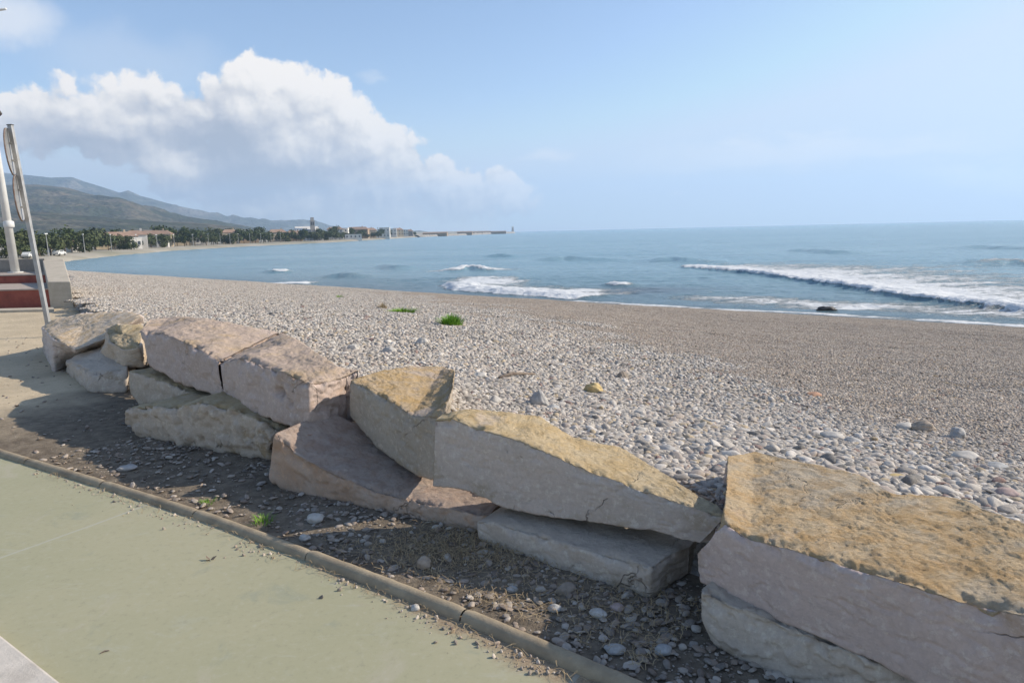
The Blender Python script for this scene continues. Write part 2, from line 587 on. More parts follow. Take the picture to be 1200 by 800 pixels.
def m_green(t, p, b):
    n1 = t.noise(p, .7, 5, .6)
    n2 = t.noise(p, 3.2, 8, .7, .6)
    n3 = t.noise(p, 160, 3, .7)
    n4 = t.noise(t.vmath('MULTIPLY', p, (1.2, 4.5, 1)), 1.5, 6, .65, 1.2)
    c = t.mix(t.mapr(n1, .35, .65), (.352, .338, .218), (.388, .362, .238))
    c = t.mix(t.mapr(n2, .55, .72, 0, .55), c, (.385, .38, .29))
    c = t.mix(t.mapr(n4, .60, .70, 0, .35), c, (.42, .41, .33))
    c = t.mix(t.mapr(n2, .42, .28, 0, .5), c, (.25, .275, .215))
    # dusty brown film beside the kerb (attribute from the mesh)
    du = t.math('ADD', t.attr('dust'), t.math('MULTIPLY', t.math('SUBTRACT', n2, .5), 1.1))
    c = t.mix(t.mapr(du, .50, .85, 0, .85), c, t.mix(t.mapr(n3, .4, .6), (.36, .26, .175), (.24, .17, .11)))
    n5 = t.noise(p, 28, 6, .75)
    c = t.mix(t.mapr(n5, .52, .70, 0, .45), c, (.42, .40, .31))
    c = t.mix(t.mapr(n5, .46, .32, 0, .35), c, (.24, .235, .165))
    n6 = t.noise(p, 1.7, 7, .7, 1.0)
    c = t.mix(t.mapr(n6, .57, .68, 0, .4), c, (.43, .39, .31))
    sp = t.voro(p, 22)
    c = t.mix(t.mapr(sp, .035, .02, 0, .5), c, (.14, .12, .09))
    # saw cut joint lines
    jx = t.new('ShaderNodeSeparateXYZ')
    t.put(jx.inputs[0], t.vmath('ADD', p, t.vmath('SCALE', t.noise(p, 2.0, 3, color=True), .04)))
    q = t.math('ADD', t.math('MULTIPLY', jx.outputs[0], .86), t.math('MULTIPLY', jx.outputs[1], -.52))
    q = t.math('ABSOLUTE', t.math('SUBTRACT', t.math('FRACT', t.math('ADD', t.math('DIVIDE', q, 3.0), .83)), .5))
    c = t.mix(t.mapr(q, .0045, .002, 0, .6), c, (.42, .41, .34))
    h = t.math('ADD', t.math('MULTIPLY', n3, .25), n2)
    return c, t.bump(h, 0.25, 0.006)


def conc(c1, c2, sc=6.0, stain=(.2, .17, .13), amt=.3):
    def f(t, p, b):
        n1 = t.noise(p, sc, 6, .65)
        n2 = t.noise(p, sc * 9, 5, .7)
        n3 = t.noise(p, sc * .35, 4, .6)
        c = t.mix(t.mapr(n1, .35, .65), c1, c2)
        c = t.mix(t.mapr(n3, .5, .7, 0, amt), c, stain)
        return c, t.bump(n2, .4, .01)
    return f


def plain(c1, c2=None, sc=8.0, metallic=0.0):
    def f(t, p, b):
        b.inputs['Metallic'].default_value = metallic
        if c2 is None: return c1, None
        n = t.noise(p, sc, 5, .6)
        return t.mix(t.mapr(n, .35, .65), c1, c2), None
    return f


def m_hill(base, rockc, s=1.0, big=None):
    def f(t, p, b):
        n1 = t.noise(p, .006 * s, 6, .65)
        n2 = t.noise(p, .035 * s, 7, .7)
        v = t.voro(p, .11 * s, 'F1')
        st = t.noise(t.vmath('MULTIPLY', p, (1, 1, 7)), .008 * s, 5, .6)
        c = t.mix(t.mapr(n2, .35, .62), tuple(q * .6 for q in base), tuple(q * 1.5 for q in base))
        c = t.mix(t.mapr(n1, .47, .64, 0, .85), c, rockc)
        c = t.mix(t.mapr(st, .55, .66, 0, .6), c, tuple(q * 1.1 for q in rockc))
        c = t.mix(t.mapr(v, .55, .2, 0, .75), c, tuple(q * .4 for q in base))
        return c, t.bump(t.math('ADD', n2, t.math('MULTIPLY', v, -.6)), .8, 6.0 / s)
    return f


def m_foliage(c1, c2):
    def f(t, p, b):
        v = t.attr('leaf')
        r = t.new('ShaderNodeObjectInfo').outputs['Random']
        c = t.mix(v, c1, c2)
        c = t.mix(t.math('MULTIPLY', r, .45), c, (c1[0] * 1.5, c1[1] * 1.1, c1[2] * .8))
        return c, None
    return f


def m_sea(t, p, b):
    foam = t.attr('foam')
    shal = t.attr('shallow')
    b.inputs['IOR'].default_value = 1.333
    n1 = t.noise(t.vmath('MULTIPLY', p, (.55, 1.0, 1)), 1.3, 6, .62, .4)
    n2 = t.noise(t.vmath('MULTIPLY', p, (.5, 1.0, 1)), 5.0, 4, .6)
    nb = t.noise(t.vmath('MULTIPLY', p, (.25, 1, 1)), .05, 4, .6)
    nw = t.noise(t.vmath('MULTIPLY', p, (.3, 1, 1)), .35, 4, .65)
    c = t.mix(t.mapr(nb, .35, .65), (.18, .31, .355), (.23, .36, .40))
    c = t.mix(t.mapr(nw, .5, .72, 0, .5), c, (.07, .15, .19))
    c = t.mix(shal, c, (.11, .175, .19))
    c = t.mix(t.attr('murk'), c, (.09, .12, .14))
    # foam lace
    q = t.vmath('ADD', t.vmath('MULTIPLY', p, (.6, 1.2, 1)), t.vmath('SCALE', t.noise(p, 1.1, 4, color=True), .9))
    lace = t.voro(q, 1.7, 'DISTANCE_TO_EDGE')
    lace2 = t.voro(q, 5.0, 'DISTANCE_TO_EDGE')
    fn = t.noise(t.vmath('MULTIPLY', p, (.5, 1.1, 1)), 1.5, 8, .75)
    pat = t.math('SUBTRACT', fn, t.math('ADD', t.math('MULTIPLY', lace, .35), t.math('MULTIPLY', lace2, .25)))
    thr = t.math('ADD', t.math('MULTIPLY', foam, 1.0), t.math('SUBTRACT', pat, 1.0))
    fm = t.mapr(thr, -.30, -.06)
    fm = t.math('MULTIPLY', fm, t.mapr(foam, 0, .12))
    c = t.mix(fm, c, (.70, .71, .70))
    t.put(b.inputs['Roughness'], t.math('ADD', .22, t.math('MULTIPLY', fm, .6)))
    h = t.math('ADD', t.math('MULTIPLY', n1, .7), t.math('MULTIPLY', n2, .22))
    h = t.math('ADD', h, t.math('MULTIPLY', fm, .35))
    return c, t.bump(h, 1.0, .42)


material('beach', m_beach)
material('pebble', m_pebble, .8, .25)
material('tile_pebble', m_tilepebble, .85, .2)
material('soil', m_soil, .95, .1)
material('green', m_green, .85, .2)
material('sea', m_sea, .2, .5)
material('concrete', conc((.50, .44, .35), (.44, .385, .30)))
material('concrete_grey', conc((.29, .27, .24), (.24, .225, .2)))
material('kerb', conc((.40, .325, .22), (.31, .25, .17), 9, (.20, .15, .095), .5))
material('pale_curb', conc((.62, .56, .48), (.55, .50, .43), 10))
material('red_tile', conc((.33, .095, .065), (.26, .07, .05), 5, (.1, .04, .03), .4), .7)
material('tread', conc((.42, .35, .29), (.36, .30, .245), 5))
material('white_paint', plain((.68, .68, .65), (.6, .59, .55), 3), .45, .5)
material('galv', plain((.42, .42, .41), (.34, .33, .31), 9, .35), .5, .5)
material('dark', plain((.06, .055, .05)), .6)
material('rust', plain((.16, .10, .07), (.25, .2, .17), 9), .7)
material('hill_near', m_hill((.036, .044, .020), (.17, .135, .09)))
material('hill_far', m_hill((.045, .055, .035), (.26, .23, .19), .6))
material('land', conc((.40, .36, .29), (.30, .27, .2), .05, (.10, .12, .05), .5))
material('leaf_dark', m_foliage((.030, .048, .018), (.085, .115, .04)))
material('leaf_mid', m_foliage((.045, .062, .026), (.105, .125, .052)))
material('bark', plain((.13, .10, .07)), .9)
material('grass_blade', m_foliage((.10, .24, .02), (.22, .42, .05)))
material('straw', m_foliage((.30, .22, .12), (.50, .40, .24)))
material('wall_white', conc((.68, .66, .61), (.60, .57, .52), .4, (.4, .36, .3), .3))
material('wall_cream', conc((.52, .43, .31), (.46, .38, .27), .4))
material('wall_tan', conc((.40, .29, .19), (.34, .25, .17), .4))
material('wall_grey', conc((.36, .34, .32), (.3, .28, .26), .4))
material('roof_tile', conc((.31, .20, .145), (.36, .25, .18), .5))
material('window', plain((.05, .06, .07)), .3, .5)
material('rubble', conc((.32, .30, .27), (.25, .235, .215), .2))
material('wood', conc((.17, .13, .10), (.24, .19, .15), 20), .9)

# ------------------------------------------------------------------ beach sheet, ground, pavement, kerb
def fan(r, th):
    R, T = np.meshgrid(r, th, indexing='ij')
    return np.column_stack([(R * np.sin(T)).ravel(), (R * np.cos(T)).ravel()])


rr = np.concatenate([np.arange(1.4, 14, .07), np.geomspace(14, 170, 200)])
tt = np.radians(np.linspace(-62, 62, 420))
P = fan(rr, tt)
z, dw, ds = beach(P)
z = np.maximum(z, -4.2)
F = grid_faces(len(rr), len(tt))
keep = (dw[F] > -.15).any(1) & (ds[F] > -12).any(1)
wet = np.clip(sstep(3.0, .4, ds + .8 * pnoise(np.column_stack([P, P[:, 0] * 0]) * .5)), 0, 1)
me = mesh_np('beach', np.column_stack([P, z]), F[keep], MATS['beach'], attrs={'wet': wet})
tag(obj('beach', me), kind='structure')

# ground at path level, one sheet up to the boulders
off = []
for i in range(1, len(WALL) - 2):
    d = WALL[i + 1] - WALL[i - 1]
    d = d / np.hypot(*d)
    off.append(WALL[i] + .36 * np.array([d[1], -d[0]]))
fs_ = np.array([(1.0, -4), (-3, -3), (-9, 0), (-17, 5), (-26, 14), (-50, 30)])
far_side = np.column_stack([np.interp(np.linspace(0, 5, len(off)), np.arange(6), fs_[:, k]) for k in (0, 1)])
V, nn = [], 90
for k in range(len(off) - 1):
    for s in np.linspace(0, 1, 14, endpoint=(k == len(off) - 2)):
        A = off[k] * (1 - s) + off[k + 1] * s
        B = far_side[k] * (1 - s) + far_side[k + 1] * s
        for w in np.linspace(0, 1, nn):
            V.append((*(A * (1 - w ** 1.8) + B * w ** 1.8), 0))
V = np.array(V)
V[:, 2] = .018 * pnoise(V * np.array([1.5, 1.5, 1]) + 3.3) + .008 * pnoise(V * 6.0)
KERB = np.array([(-14, 11.2), (-8, 7.5), (-3.96, 5.06), (-2.48, 4.17), (-1.74, 3.71), (-.85, 3.09), (-.24, 2.66), (.34, 2.21), (1.1, 1.6), (2.5, .45)])
dk = -polydist(V[:, :2], KERB)
V[:, 2] = np.where(dk < .02, -.03, V[:, 2] - .004)
me = mesh_np('ground', V, grid_faces(len(V) // nn, nn), MATS['soil'])
tag(obj('ground', me), kind='structure')

# green pavement: strip from the kerb to the pale curb
KD = KERB - np.roll(KERB, 1, 0); KD[0] = KD[1]
KN = np.column_stack([KD[:, 1], -KD[:, 0]]) / np.hypot(*KD.T)[:, None]
KN = np.where((KN @ np.array([-.6, -.8]))[:, None] > 0, KN, -KN)


def strip(w0, w1, nw, name, mat, zf, attrs=False):
    V, du = [], []
    ws = w0 + (w1 - w0) * np.linspace(0, 1, nw) ** 1.5
    nu = 0
    for i in range(len(KERB) - 1):
        for s in np.linspace(0, 1, 10, endpoint=(i == len(KERB) - 2)):
            c = KERB[i] * (1 - s) + KERB[i + 1] * s
            n = KN[i] * (1 - s) + KN[i + 1] * s if i else KN[1]
            nu += 1
            for w in ws:
                V.append((*(c + n * w), zf))
                du.append(math.exp(-(w - w0) / .20) * float(np.interp(c[0], [-3.5, -1.2, -.2, .6], [.45, .75, 1.25, 1.3])) if attrs else 0)
    me = mesh_np(name, np.array(V), grid_faces(nu, nw), MATS[mat], attrs={'dust': np.array(du)})
    return tag(obj(name, me), kind='structure')


strip(-.01, 1.20, 34, 'pavement', 'green', .004, True)
mbc = MB()
for i in range(len(KERB) - 1):
    A0, A1 = KERB[i] + KN[max(i, 1)] * 1.165, KERB[i + 1] + KN[i + 1] * 1.165
    B0, B1 = KERB[i] + KN[max(i, 1)] * 2.6, KERB[i + 1] + KN[i + 1] * 2.6
    V = [(*A0, -.02), (*A1, -.02), (*B1, -.02), (*B0, -.02), (*A0, .05), (*A1, .05), (*B1, .05), (*B0, .05)]
    mbc.add(V, [(4, 5, 6, 7), (0, 1, 5, 4), (3, 2, 6, 7)])
tag(mbc.build('sidewalk', MATS['pale_curb'], bevel=.01), kind='structure')

# kerb: rounded precast lengths butted end to end
seglen = 1.0
pts = []
for i in range(len(KERB) - 1):
    L = np.hypot(*(KERB[i + 1] - KERB[i]))
    for s in np.linspace(0, 1, max(2, int(L / .03)), endpoint=False): pts.append(KERB[i] * (1 - s) + KERB[i + 1] * s)
pts = np.array(pts)
# smooth the corners
for _ in range(60): pts[1:-1] = (pts[:-2] + pts[2:] + 2 * pts[1:-1]) / 4
sl_ = np.concatenate([[0], np.cumsum(np.hypot(*np.diff(pts, axis=0).T))])
prof = [(-.039, -.05), (-.038, .006), (-.031, .026), (-.016, .039), (0, .043), (.016, .039), (.031, .026), (.038, .006), (.039, -.05)]
Vk, Fk = [], []
nseg = int(sl_[-1] / seglen)
for s in range(nseg):
    a0, a1 = s * seglen + .004 + .22, (s + 1) * seglen - .004 + .22
    ss = np.linspace(a0, min(a1, sl_[-1]), 26)
    jig = random.uniform(-.004, .004)
    base = len(Vk)
    for j, q in enumerate(ss):
        c = np.array([np.interp(q, sl_, pts[:, 0]), np.interp(q, sl_, pts[:, 1])])
        c2 = np.array([np.interp(q + .02, sl_, pts[:, 0]), np.interp(q + .02, sl_, pts[:, 1])])
        d = c2 - c
        d /= max(np.hypot(*d), 1e-6)
        n = np.array([d[1], -d[0]])
        sh = .88 if j in (0, 25) else 1.0
        for (u, h) in prof: Vk.append((*(c + n * u * sh), h * (sh if h > 0 else 1) + jig))
    Fk.append(grid_faces(26, len(prof)) + base)
Vk = np.array(Vk)
Vk[:, 2] += .0035 * fbm(Vk * 14, 3)
tag(obj('kerb', mesh_np('kerb', Vk, np.concatenate(Fk), MATS['kerb'])), kind='structure')


# ------------------------------------------------------------------ boulders
def m_rock(name, face, face2, top, top2, stain, top_amt=1.0, veins=.2, rough_sc=1.0, tops3=(.42, .40, .33)):
    def pale(c):
        m_ = sum(c) / 3
        return tuple(min(.66, (q * .82 + m_ * .18) * 1.10) for q in c)
    face, face2 = pale(face), pale(face2)

    def f(t, p, b):
        n1 = t.noise(p, 2.2, 6, .62, .3)
        n2 = t.noise(p, 9, 8, .68, .4)
        n3 = t.noise(p, 55, 5, .7)
        str_ = t.noise(t.vmath('MULTIPLY', p, (1.2, 1.2, 9)), 2.5, 6, .6, .5)
        cf = t.mix(t.mapr(n1, .35, .65), face, face2)
        cf = t.mix(t.mapr(str_, .52, .68, 0, .35), cf, tuple(q * .78 for q in face2))
        cf = t.mix(t.mapr(n2, .60, .78, 0, veins), cf, (.55, .50, .45))
        cf = t.mix(t.math('MULTIPLY', t.mapr(n1, .56, .66), t.mapr(n2, .4, .6, 0, .8)), cf, stain)
        wp = t.vmath('ADD', p, t.vmath('SCALE', t.noise(p, 4, 4, color=True), .3))
        crk = t.voro(wp, 1.6, 'DISTANCE_TO_EDGE')
        cm = t.math('MULTIPLY', t.mapr(crk, .007, .001), t.mapr(n1, .52, .62))
        cf = t.mix(t.math('MULTIPLY', cm, .4), cf, (.14, .11, .09))
        scr = t.noise(t.vmath('MULTIPLY', wp, (9, 1.5, 3)), 5, 3, .6)
        cf = t.mix(t.mapr(scr, .69, .74, 0, .35), cf, (.52, .49, .46))
        ct_ = t.mix(t.mapr(n2, .35, .62), top, top2)
        ct_ = t.mix(t.mapr(n1, .50, .66, 0, .8), ct_, tops3)
        fl = t.noise(t.vmath('MULTIPLY', p, (1, 1.6, 2)), 30, 9, .75, .8)
        ct_ = t.mix(t.mapr(fl, .46, .32, 0, .55), ct_, tuple(q * .55 for q in top))
        ct_ = t.mix(t.mapr(fl, .56, .68, 0, .55), ct_, (.62, .54, .42))
        ct_ = t.mix(t.mapr(t.noise(p, 5.5, 6, .7, .5), .52, .64, 0, .55), ct_, tuple(q * .72 for q in top))
        a = t.math('ADD', t.attr('top'), t.math('MULTIPLY', t.math('SUBTRACT', n2, .5), .9))
        a = t.math('ADD', a, t.math('MULTIPLY', t.math('SUBTRACT', n3, .5), .9))
        a = t.math('MULTIPLY', t.mapr(a, .42, .78), t.math('MULTIPLY', t.mapr(n1, .28, .42, .45, 1.0), top_amt))
        cf = t.mix(t.mapr(n3, .42, .62, .0, .22), cf, tuple(q * .62 for q in face2))
        blot = t.noise(p, 26, 6, .75)
        cf = t.mix(t.mapr(blot, .52, .64, 0, .55), cf, tuple(min(.7, q * 1.3) for q in face))
        c = t.mix(a, cf, ct_)
        h = t.math('ADD', t.math('MULTIPLY', n3, .35), t.math('MULTIPLY', fl, t.math('ADD', .25, t.math('MULTIPLY', a, .8))))
        h = t.math('SUBTRACT', h, t.math('MULTIPLY', cm, 1.0))
        return c, t.bump(h, .95, .016 * rough_sc)
    return material(name, f, .9, .15)


PINK, PINK2 = (.56, .42, .35), (.50, .38, .325)
GREYP, GREYP2 = (.34, .30, .27), (.29, .26, .235)
OCH, OCH2 = (.46, .31, .115), (.52, .40, .19)
m_rock('stone_pink_ochre', PINK, PINK2, (.52, .345, .17), (.56, .43, .27), (.38, .27, .18), tops3=(.50, .43, .33))
m_rock('stone_grey_yellow', (.55, .445, .365), (.50, .41, .335), (.53, .385, .20), (.58, .455, .28), (.40, .32, .22), tops3=(.55, .45, .30))
m_rock('stone_grey_orange', (.44, .36, .265), (.385, .315, .235), (.47, .32, .15), (.50, .38, .24), (.36, .28, .17), tops3=(.52, .43, .36))
m_rock('stone_rose', (.54, .41, .33), (.49, .37, .30), (.50, .39, .29), (.47, .37, .30), (.40, .27, .17), .9, tops3=(.52, .38, .22))
m_rock('stone_rust', (.46, .28, .16), (.50, .37, .27), (.38, .28, .22), (.47, .385, .32), (.46, .24, .11), .8, tops3=(.36, .28, .23))
m_rock('stone_pale', (.54, .445, .345), (.49, .40, .31), (.50, .42, .33), (.55, .46, .37), (.33, .25, .16), .6, tops3=(.52, .45, .36))
m_rock('stone_sand', (.54, .425, .305), (.49, .385, .275), (.45, .34, .19), (.50, .41, .27), (.36, .25, .13), tops3=(.46, .38, .26))
m_rock('stone_white_ochre', (.62, .51, .43), (.56, .45, .38), (.64, .53, .40), (.48, .35, .2), (.45, .36, .26), .9, tops3=(.55, .49, .42))


def vplane(px, py, A, B, off_=0.0):
    """point of the pixel ray on the upright plane through ground points A, B pushed back by off_"""
    d = ray(px, py)
    n = np.array([-(B[1] - A[1]), B[0] - A[0]])
    n /= np.hypot(*n)
    if n @ np.array([.6, .8]) < 0: n = -n
    A = np.asarray(A) + n * off_
    t = (n @ A) / (n @ d[:2])
    return CAMP + d * t


def laplace(V, E, it, lam=.5):
    for _ in range(it):
        S = np.zeros_like(V)
        c = np.zeros(len(V))
        for k in range(V.shape[1]):
            S[:, k] = np.bincount(E[:, 0], V[E[:, 1], k], len(V)) + np.bincount(E[:, 1], V[E[:, 0], k], len(V))
        c = np.bincount(E.ravel(), minlength=len(V))
        V = V + lam * (S / c[:, None] - V)
    return V


def vnormals(V, quads, tris):
    N = np.zeros_like(V)
    for F in (quads, tris):
        if len(F) == 0: continue
        if F.shape[1] == 4: n = np.cross(V[F[:, 2]] - V[F[:, 0]], V[F[:, 3]] - V[F[:, 1]])
        else: n = np.cross(V[F[:, 1]] - V[F[:, 0]], V[F[:, 2]] - V[F[:, 0]])
        for j in range(F.shape[1]):
            for k in range(3): N[:, k] += np.bincount(F[:, j], n[:, k], len(V))
    return N / (np.linalg.norm(N, axis=1)[:, None] + 1e-12)


def boulder(label, line, cols, mat, seed, back=.6, dz=0.0, rough=1.0, flake=1.0, roundness=3, pits=(), offs=(0, 0), group='rough stone blocks stacked as a low wall beside the path', taper=0.12, ffac=1.0):
    """cols: (front top px, front bottom px, back top px or depth in m[, dz])"""
    A, B = [np.asarray(q, float) for q in line]
    n = np.array([-(B[1] - A[1]), B[0] - A[0]])
    n /= np.hypot(*n)
    if n @ np.array([.6, .8]) < 0: n = -n
    n3 = np.array([*n, 0])
    K = []
    for c in cols:
        o_ = c[4] if len(c) > 4 else 0
        ft = vplane(*c[0], A, B, offs[0] + o_)
        fb = vplane(*c[1], A, B, offs[1] + o_)
        d_ = c[3] if len(c) > 3 and c[3] is not None else dz
        if isinstance(c[2], tuple): bt = g(*c[2], ft[2] + d_)
        else: bt = ft + n3 * c[2] + np.array([0, 0, d_])
        bb = np.array([bt[0], bt[1], fb[2]]) - n3 * taper * max(.2, np.hypot(*(bt - ft)[:2]))
        K.append((fb, ft, bt, bb))
    K = np.array(K)                                   # ncol x 4 x 3
    dist = np.linalg.norm(K[:, 1].mean(0) - CAMP)
    res = max(.007, dist * .0026)
    seg = np.linalg.norm(np.diff(K[:, 1], axis=0), axis=1)
    cum = np.concatenate([[0], np.cumsum(seg)])
    nu = max(12, int(cum[-1] / res))
    uu = np.linspace(0, cum[-1], nu)
    C = np.stack([np.stack([np.interp(uu, cum, K[:, j, k]) for k in range(3)], -1) for j in range(4)], 1)
    per = [np.linalg.norm(C[:, (j + 1) % 4] - C[:, j], axis=1).mean() for j in range(4)]
    nvs = [max(6, int(per[0] / res)), max(8, int(per[1] / res)), max(5, int(per[2] / (res * 3))), max(5, int(per[3] / (res * 3)))]
    rows, topa, edg = [], [], []
    for j in range(4):
        for s in np.arange(nvs[j]) / nvs[j]:
            rows.append(C[:, j] * (1 - s) + C[:, (j + 1) % 4] * s)
            topa.append(1.0 if j == 1 else (0.5 if j == 2 else 0.0))
            dd = 9.0
            if j == 0: dd = (1 - s) * per[0]
            if j == 1: dd = s * per[1]
            edg.append(dd)
    nv = len(rows)
    G = np.stack(rows, 1)                              # nu x nv x 3
    topg = np.tile(np.array(topa), (nu, 1))
    edgg = np.tile(np.array(edg), (nu, 1))
    V = G.reshape(-1, 3)
    ta = topg.ravel()
    ea = edgg.ravel()
    Q = [grid_faces(nu, nv, True)]
    T = []
    extraV, extraT, extraE = [], [], []
    nb = len(V)
    for end in (0, nu - 1):
        ring = np.arange(nv) + end * nv
        Rg = G[end]
        cen = (C[end].mean(0))
        kk = max(5, int(.5 * min(per[0], per[1]) / res / 1.3))
        prev = ring
        for k in range(1, kk):
            w = k / kk
            nvv = Rg * (1 - w) + cen * w
            idx = nb + np.arange(nv)
            nb += nv
            extraV.append(nvv)
            extraT.append(np.zeros(nv) + .0)
            extraE.append(np.full(nv, 9.0))
            r2 = np.roll(prev, -1)
            i2 = np.roll(idx, -1)
            q = np.stack([prev, idx, i2, r2], -1) if end else np.stack([prev, r2, i2, idx], -1)
            Q.append(q)
            prev = idx
        extraV.append(cen[None])
        extraT.append(np.zeros(1))
        extraE.append(np.full(1, 9.0))
        c_i = nb
        nb += 1
        r2 = np.roll(prev, -1)
        T.append(np.stack([prev, np.full(nv, c_i), r2], -1) if end else np.stack([prev, r2, np.full(nv, c_i)], -1))
    V = np.concatenate([V] + extraV)
    ta = np.concatenate([ta] + extraT)
    ea = np.concatenate([ea] + extraE)
    Q = np.concatenate(Q)
    T = np.concatenate(T)
    return finish_rock(V, Q, T, ta, ea, label, mat, seed, rough, flake, roundness, ffac, [(vplane(q[0], q[1], A, B, offs[0]), q[2], q[3]) for q in pits], group)


def finish_rock(V, Q, T, ta, ea, label, mat, seed, rough, flake, roundness, ffac, pitsw, group):
    # orientation check
    N = vnormals(V, Q, T)
    if ((V - V.mean(0)) * N).sum() < 0:
        Q = Q[:, ::-1].copy()
        T = T[:, ::-1].copy()
    E = np.concatenate([Q[:, [0, 1]], Q[:, [1, 2]], Q[:, [2, 3]], Q[:, [3, 0]], T[:, [0, 1]], T[:, [1, 2]], T[:, [2, 0]]])
    E = np.unique(np.sort(E, 1), axis=0)
    V = laplace(V, E, roundness)
    ta = laplace(ta[:, None], E, 5)[:, 0]
    N = vnormals(V, Q, T)
    Ns = laplace(N, E, 12)
    S = V + seed * 7.7
    up = sstep(.3, .8, ta)
    mean = V.mean(0)
    # large uneven swell, then chips along the arris, flaky beds on top
    low = fbm(S * 2.3, 3) * .026 * rough * (1 - .35 * up)
    mid = fbm(S * 8, 4) * .010 * rough
    chip = -np.clip(fbm(S * 9 + 40, 4, .6) + .10, 0, 1) * .10 * np.exp(-(ea / (.03 + .01 * rough)) ** 2) * rough
    Sw = S + .05 * np.column_stack([fbm(S * 6 + 3, 3), fbm(S * 6 + 33, 3), fbm(S * 6 + 63, 3)])
    f0 = fbm(Sw * 11.0 + 90, 6, .66) * 2.6
    fl = np.floor(f0) + sstep(.0, .35, f0 - np.floor(f0))
    fl = fl * .0042 * flake
    fine = ridged(S * 24, 3) * .0035 * (ffac * .6 + flake * up)
    disp = low + mid + chip + up * (fl - .006) + fine
    side = 1 - up
    f1 = fbm(S * 4.0 + 20, 4) * 2.0
    disp += side * (np.floor(f1) + sstep(0, .12, f1 - np.floor(f1))) * .009 * (ffac + .25) * rough
    gou = fbm(S * np.array([3, 3, 9]) + 60, 4)
    disp -= side * np.exp(-(gou / .035) ** 2) * .010 * (ffac + .3)
    V = V + Ns * disp[:, None]
    for (c0, r_, dpt) in pitsw:
        dd = np.linalg.norm((V - c0) * np.array([1, 1, 1.6]), axis=1) * (1 + .8 * pnoise(S * 18))
        V = V - N * (np.exp(-(dd / r_) ** 2) * dpt)[:, None]
    org = np.array([mean[0], mean[1], V[:, 2].min()])
    me = mesh_np('boulder', V - org, [Q, T], MATS[mat], attrs={'top': ta})
    o = obj('boulder', me, loc=tuple(org))
    return tag(o, label, 'boulder', group)

def boulder_poly(label, top, bottom, mat, seed, rough=1.0, flake=1.0, roundness=3, ffac=1.0, group='rough stone blocks stacked as a low wall beside the path'):
    """top, bottom: the same number of corners (photo x, photo y, height), walking round the block"""
    Tp = np.array([g(*q) for q in top])
    Bp = np.array([q[1:] if q[0] == 'w' else g(*q) for q in bottom], dtype=float)
    n = len(Tp)
    res = max(.007, np.linalg.norm(Tp.mean(0) - CAMP) * .0026)
    ring_t, ring_b = [], []
    for k in range(n):
        L = max(np.linalg.norm(Tp[(k + 1) % n] - Tp[k]), .05)
        m = max(2, int(L / res))
        w = (np.arange(m) / m)[:, None]
        ring_t.append(Tp[k] * (1 - w) + Tp[(k + 1) % n] * w)
        ring_b.append(Bp[k] * (1 - w) + Bp[(k + 1) % n] * w)
    rt_, rb_ = np.concatenate(ring_t), np.concatenate(ring_b)
    m = len(rt_)
    hgt = np.linalg.norm(rt_ - rb_, axis=1).mean()
    lv, ta, ea = [], [], []
    cb, ctp = rb_.mean(0), rt_.mean(0)
    for w in np.linspace(.25, 1, 6)[:-1]: lv.append(cb * (1 - w) + rb_ * w); ta.append(0); ea.append(9)
    nl = max(5, int(hgt / res))
    for w in np.linspace(0, 1, nl): lv.append(rb_ * (1 - w) + rt_ * w); ta.append(0 if w < 1 else 1); ea.append((1 - w) * hgt)
    rad = np.linalg.norm(rt_ - ctp, axis=1).mean()
    nc = max(6, int(rad / res))
    for w in np.linspace(1, 0, nc + 1)[1:-1]: lv.append(ctp * (1 - w) + rt_ * w); ta.append(1); ea.append((1 - w) * rad)
    V = np.concatenate(lv + [cb[None], ctp[None]])
    nr = len(lv)
    ta = np.concatenate([np.repeat(ta, m), [0, 1]]).astype(float)
    ea = np.concatenate([np.repeat(ea, m), [9, 9]]).astype(float)
    Q = grid_faces(nr, m, True)
    a_ = np.arange(m)
    b_ = (a_ + 1) % m
    T = np.concatenate([np.stack([a_, np.full(m, nr * m), b_], -1), np.stack([(nr - 1) * m + a_, (nr - 1) * m + b_, np.full(m, nr * m + 1)], -1)])
    return finish_rock(V, Q, T, ta, ea, label, mat, seed, rough, flake, roundness, ffac, [], group)




LD = ((.76, 2.53), (1.23, 1.92))
LDL = ((.74, 2.43), (1.03, 2.16))
LC = ((-.46, 3.62), (.80, 2.83))
LC2 = ((-.2, 3.38), (.58, 2.78))
LB = ((-.92, 4.34), (-.49, 3.8))
L9 = ((-1.62, 4.27), (-.24, 3.52))
L7 = ((-2.36, 5.38), (-1.42, 4.50))
L6 = ((-3.45, 6.38), (-2.32, 5.34))
L5 = ((-3.1, 5.45), (-1.8, 4.80))
L4 = ((-3.85, 6.65), (-2.6, 5.65))

boulder('largest pink block at the right edge with a rough ochre top', LD,
        [((836, 628), (817, 648), .45), ((848, 612), (821, 682), (852, 534)), ((879, 631), (852, 698), (884, 528)), ((924, 642), (890, 716), (924, 537)), ((987, 661), (950, 742), (1010, 556)),
         ((1062, 684), (1004, 766), (1046, 578)), ((1126, 704), (1065, 797), (1119, 582)), ((1200, 721), (1170, 842), (1162, 598)), ((1300, 750), (1270, 890), (1212, 616)), ((1480, 800), (1450, 985), (1330, 650))],
        'stone_pink_ochre', 1, dz=.0, rough=.55, flake=.8, roundness=1, ffac=.3)
boulder('long low grey block lying under the largest pink block', LDL,
        [((820, 690), (820, 716), .3), ((834, 698), (838, 755), .45), ((880, 716), (870, 776), .5), ((960, 748), (950, 806), .5), ((1060, 785), (1050, 860), .5), ((1180, 850), (1180, 930), .5)],
        'stone_pale', 2, rough=1.0, roundness=6, flake=.6)
